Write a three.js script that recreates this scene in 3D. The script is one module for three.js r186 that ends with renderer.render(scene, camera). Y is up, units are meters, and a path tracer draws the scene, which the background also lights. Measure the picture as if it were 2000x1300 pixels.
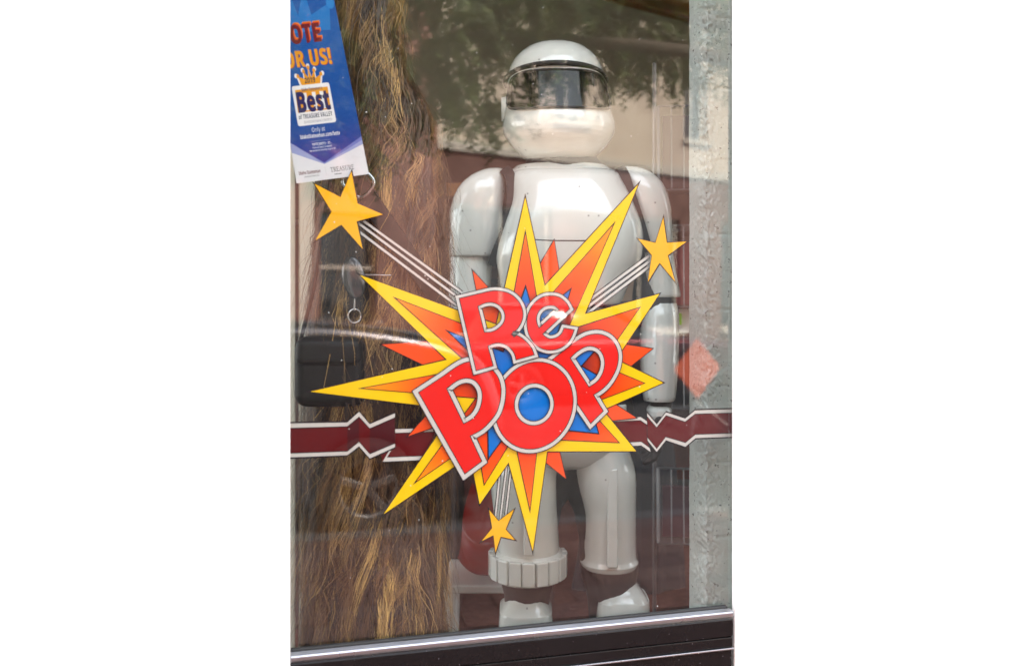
import * as THREE from 'three';
import { mergeGeometries, mergeVertices, toCreasedNormals } from 'three/addons/utils/BufferGeometryUtils.js';
import { RoundedBoxGeometry } from 'three/addons/geometries/RoundedBoxGeometry.js';
import { MarchingCubes } from 'three/addons/objects/MarchingCubes.js';
import { ImprovedNoise } from 'three/addons/math/ImprovedNoise.js';

// ---------------------------------------------------------------- camera, sky, sun, exposure
const YAW = THREE.MathUtils.degToRad(14.68);
const scene = new THREE.Scene();
const camera = new THREE.PerspectiveCamera(2 * THREE.MathUtils.radToDeg(Math.atan(650 / 1700)), 2000 / 1300, 0.05, 400);
camera.position.set(0, 1.5, 1.6);
camera.rotation.y = -YAW;
camera.setViewOffset(2000, 1300, 0, 73, 2000, 1300);      // lens shift: the horizon lies above the middle of the picture
camera.focus = 1.9;
camera.userData.fStop = 2.4;
scene.add(camera);

const SKY_W = 128, SKY_H = 64, skyData = new Float32Array(SKY_W * SKY_H * 4);
for (let j = 0; j < SKY_H; j++) {
  const up = Math.max(0, Math.sin(((j + 0.5) / SKY_H - 0.5) * Math.PI)), k = Math.pow(1 - up, 2.2);
  for (let i = 0; i < SKY_W; i++) skyData.set([1.5 * (0.78 + 0.24 * k), 1.5 * (0.84 + 0.16 * k), 1.5 * (0.95 + 0.02 * k), 1], (j * SKY_W + i) * 4);
}
const sky = new THREE.DataTexture(skyData, SKY_W, SKY_H, THREE.RGBAFormat, THREE.FloatType);
sky.mapping = THREE.EquirectangularReflectionMapping; sky.magFilter = sky.minFilter = THREE.LinearFilter; sky.needsUpdate = true;
scene.background = sky; scene.environment = sky;

const sun = new THREE.DirectionalLight(0xfff2e0, 5);    // high, behind the shop: the shop front is in shade, the houses opposite are lit
sun.position.set(12, 24, -19); sun.target.position.set(2, 0, 4);
sun.castShadow = true; sun.shadow.mapSize.set(2048, 2048);
Object.assign(sun.shadow.camera, { left: -25, right: 25, top: 25, bottom: -25, near: 1, far: 90 });
scene.add(sun, sun.target);

const renderer = new THREE.WebGLRenderer({ antialias: true });
renderer.toneMapping = THREE.LinearToneMapping;
renderer.toneMappingExposure = 4.1;
renderer.shadowMap.enabled = true;

// ---------------------------------------------------------------- helpers
let seed = 7;
const rnd = () => { seed = (seed + 0x6d2b79f5) | 0; let t = Math.imul(seed ^ (seed >>> 15), 1 | seed); t = (t + Math.imul(t ^ (t >>> 7), 61 | t)) ^ t; return ((t ^ (t >>> 14)) >>> 0) / 4294967296; };
const rr = (a, b) => a + (b - a) * rnd();
const V = (x, y, z) => new THREE.Vector3(x, y, z);
const noise = new ImprovedNoise();
const fbm = (x, y, z, n = 4) => { let s = 0, a = 0.5, f = 1; for (let i = 0; i < n; i++) { s += a * noise.noise(x * f, y * f, z * f + i * 7.3); a *= 0.5; f *= 2.03; } return s; };
const lin = (r, g, b) => new THREE.Color().setRGB(r, g, b);
const std = (c, roughness = 0.7, o = {}) => new THREE.MeshStandardMaterial({ color: Array.isArray(c) ? lin(...c) : c, roughness, ...o });
const phys = (c, roughness = 0.3, o = {}) => new THREE.MeshPhysicalMaterial({ color: Array.isArray(c) ? lin(...c) : c, roughness, ...o });
const taken = {};
const numbered = (name) => { const n = taken[name] ?? 0; taken[name] = n + 1; return n ? name + '_' + String(n).padStart(3, '0') : name; };
function mesh(name, geo, m, parent) {
  const o = new THREE.Mesh(geo, m); o.name = parent ? name : numbered(name); o.castShadow = o.receiveShadow = true;
  (parent ?? scene).add(o); return o;
}
function thing(name, label, category, pos = [0, 0, 0], turn = 0, group) {
  const o = new THREE.Group(); o.name = numbered(name); o.position.set(...pos); o.rotation.y = turn; scene.add(o);
  o.userData = { label, category }; if (group) o.userData.group = group; return o;
}
function tag(o, label, category, group) { o.userData = { label, category }; if (group) o.userData.group = group; return o; }
function structure(name, geo, m) { const o = mesh(name, geo, m); o.userData.kind = 'structure'; return o; }
function metres(geo, k = 1) {                              // uv in metres from the face's main direction
  const g = geo.index ? geo.toNonIndexed() : geo, p = g.attributes.position, n = g.attributes.normal, uv = new Float32Array(p.count * 2);
  for (let i = 0; i < p.count; i++) {
    const a = Math.abs(n.getX(i)), b = Math.abs(n.getY(i)), c = Math.abs(n.getZ(i));
    const [s, t] = b >= a && b >= c ? [p.getX(i), p.getZ(i)] : a >= c ? [p.getZ(i), p.getY(i)] : [p.getX(i), p.getY(i)];
    uv[2 * i] = s * k; uv[2 * i + 1] = t * k;
  }
  g.setAttribute('uv', new THREE.BufferAttribute(uv, 2)); return g;
}
const box = (x0, x1, y0, y1, z0, z1) => { const g = new THREE.BoxGeometry(x1 - x0, y1 - y0, z1 - z0); g.translate((x0 + x1) / 2, (y0 + y1) / 2, (z0 + z1) / 2); return metres(g); };
const rbox = (x0, x1, y0, y1, z0, z1, r = 0.006, seg = 2) => { const g = new RoundedBoxGeometry(x1 - x0, y1 - y0, z1 - z0, seg, r); g.translate((x0 + x1) / 2, (y0 + y1) / 2, (z0 + z1) / 2); return metres(g); };
const merge = (list) => mergeGeometries(list.map((g) => { const h = g.index ? g.toNonIndexed() : g; for (const k of Object.keys(h.attributes)) if (!['position', 'normal', 'uv'].includes(k)) h.deleteAttribute(k); if (!h.attributes.uv) h.setAttribute('uv', new THREE.BufferAttribute(new Float32Array(h.attributes.position.count * 2), 2)); return h; }));
const tube = (pts, r, seg = 24, rad = 8, closed = false) => new THREE.TubeGeometry(new THREE.CatmullRomCurve3(pts.map((p) => V(...p)), closed), seg, r, rad, closed);
const bar = (a, b, r0, r1 = r0, n = 10) => { const d = V(...b).sub(V(...a)), g = new THREE.CylinderGeometry(r1, r0, d.length(), n); g.applyQuaternion(new THREE.Quaternion().setFromUnitVectors(V(0, 1, 0), d.clone().normalize())); g.translate((a[0] + b[0]) / 2, (a[1] + b[1]) / 2, (a[2] + b[2]) / 2); return g; };

// tiling value noise, as grey texture (bump, roughness) or between two colours
function lattice(n, s) { const a = new Float32Array(n * n); let q = s * 977 + 13; for (let i = 0; i < a.length; i++) { q = (Math.imul(q, 1664525) + 1013904223) >>> 0; a[i] = q / 4294967296; } return (x, y) => { const x0 = Math.floor(x), y0 = Math.floor(y); let u = x - x0, v = y - y0; u = u * u * (3 - 2 * u); v = v * v * (3 - 2 * v); const g = (i, j) => a[(((j % n) + n) % n) * n + (((i % n) + n) % n)]; return (g(x0, y0) * (1 - u) + g(x0 + 1, y0) * u) * (1 - v) + (g(x0, y0 + 1) * (1 - u) + g(x0 + 1, y0 + 1) * u) * v; }; }
function field(size, base, octaves, s, fall = 0.55) {
  const out = new Float32Array(size * size), L = []; for (let o = 0; o < octaves; o++) L.push(lattice(base << o, s + o));
  let lo = 9, hi = -9;
  for (let j = 0; j < size; j++) for (let i = 0; i < size; i++) { let v = 0, a = 1; for (let o = 0; o < octaves; o++) { const n = base << o; v += a * L[o](i / size * n, j / size * n); a *= fall; } out[j * size + i] = v; lo = Math.min(lo, v); hi = Math.max(hi, v); }
  for (let i = 0; i < out.length; i++) out[i] = (out[i] - lo) / (hi - lo); return out;
}
function texture(f, size, paint, srgb, repeat = [1, 1]) {
  const d = new Uint8Array(size * size * 4);
  for (let i = 0; i < size * size; i++) { const c = paint(f[i], i % size, Math.floor(i / size)); d.set([c[0] * 255, c[1] * 255, c[2] * 255, 255], i * 4); }
  const t = new THREE.DataTexture(d, size, size); t.wrapS = t.wrapT = THREE.RepeatWrapping; t.magFilter = THREE.LinearFilter; t.minFilter = THREE.LinearMipmapLinearFilter; t.generateMipmaps = true;
  if (srgb) t.colorSpace = THREE.SRGBColorSpace; t.repeat.set(...repeat); t.needsUpdate = true; return t;
}
const grey = (v) => [v, v, v];
const mixc = (a, b) => (v) => a.map((x, k) => x + (b[k] - x) * v);
const F1 = field(512, 6, 7, 3), F2 = field(512, 24, 5, 11, 0.7), F3 = field(512, 3, 6, 29, 0.62);

// closed body through horizontal cross-sections [y, cx, cz, rx, rz, roundness]
function loft(rows, n = 40, sub = 5, cap = true) {
  const S = []; for (let i = 0; i < rows.length - 1; i++) for (let k = 0; k < sub; k++) {
    const t = k / sub, a = rows[Math.max(0, i - 1)], b = rows[i], c = rows[i + 1], d = rows[Math.min(rows.length - 1, i + 2)];
    S.push(b.map((_, j) => 0.5 * (2 * b[j] + (c[j] - a[j]) * t + (2 * a[j] - 5 * b[j] + 4 * c[j] - d[j]) * t * t + (3 * b[j] - a[j] - 3 * c[j] + d[j]) * t * t * t)));
  }
  S.push(rows[rows.length - 1]);
  const P = [], I = [], UVs = [];
  S.forEach(([y, cx, cz, rx, rz, e = 2], j) => { for (let i = 0; i <= n; i++) { const a = i / n * Math.PI * 2, c = Math.cos(a), s = Math.sin(a); P.push(cx + rx * Math.sign(c) * Math.pow(Math.abs(c), 2 / e), y, cz + rz * Math.sign(s) * Math.pow(Math.abs(s), 2 / e)); UVs.push(i / n, j / S.length); } });
  const up = S[S.length - 1][0] > S[0][0];
  for (let j = 0; j < S.length - 1; j++) for (let i = 0; i < n; i++) { const a = j * (n + 1) + i, b = a + 1, c = a + n + 1, d = c + 1; up ? I.push(a, c, b, b, c, d) : I.push(a, b, c, b, d, c); }
  if (cap) for (const [j, flip] of [[0, up], [S.length - 1, !up]]) { const m = P.length / 3; P.push(S[j][1], S[j][0], S[j][2]); UVs.push(0.5, 0.5); for (let i = 0; i < n; i++) { const a = j * (n + 1) + i; flip ? I.push(m, a, a + 1) : I.push(m, a + 1, a); } }
  let g = new THREE.BufferGeometry(); g.setAttribute('position', new THREE.Float32BufferAttribute(P, 3)); g.setIndex(I);
  g = mergeVertices(g, 1e-5); g = toCreasedNormals(g, 0.75);
  g.setAttribute('uv', new THREE.Float32BufferAttribute(new Float32Array(g.attributes.position.count * 2), 2)); return metres(g);
}
// distance field of tapered capsules, meshed
function blend(bones, lo, hi, res, k) {
  const size = Math.max(hi[0] - lo[0], hi[1] - lo[1], hi[2] - lo[2]) / 2 * 1.06, c = lo.map((l, i) => (l + hi[i]) / 2);
  const mc = new MarchingCubes(res, std([0.5, 0.5, 0.5]), false, false, 160000), h = mc.halfsize; mc.isolation = 0;
  for (let z = 0; z < res; z++) for (let y = 0; y < res; y++) for (let x = 0; x < res; x++) {
    const px = c[0] + (x - h) / h * size, py = c[1] + (y - h) / h * size, pz = c[2] + (z - h) / h * size; let d = 1;
    for (const [a, b, ra, rb] of bones) {
      const bx = b[0] - a[0], by = b[1] - a[1], bz = b[2] - a[2], qx = px - a[0], qy = py - a[1], qz = pz - a[2];
      const t = Math.min(1, Math.max(0, (qx * bx + qy * by + qz * bz) / (bx * bx + by * by + bz * bz + 1e-9)));
      const e = Math.hypot(qx - bx * t, qy - by * t, qz - bz * t) - (ra + (rb - ra) * t), m = Math.max(k - Math.abs(d - e), 0) / k;
      d = Math.min(d, e) - m * m * k * 0.25;
    }
    mc.field[x + y * res + z * res * res] = -d;
  }
  mc.update();
  const n = mc.count, g = new THREE.BufferGeometry(), P = mc.positionArray.slice(0, n * 3), N = mc.normalArray.slice(0, n * 3);
  for (let i = 0; i < n; i++) for (let j = 0; j < 3; j++) P[i * 3 + j] = P[i * 3 + j] * size + c[j];
  g.setAttribute('position', new THREE.BufferAttribute(P, 3)); g.setAttribute('normal', new THREE.BufferAttribute(N, 3));
  g.setAttribute('uv', new THREE.BufferAttribute(new Float32Array(n * 2), 2)); return g;
}
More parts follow.
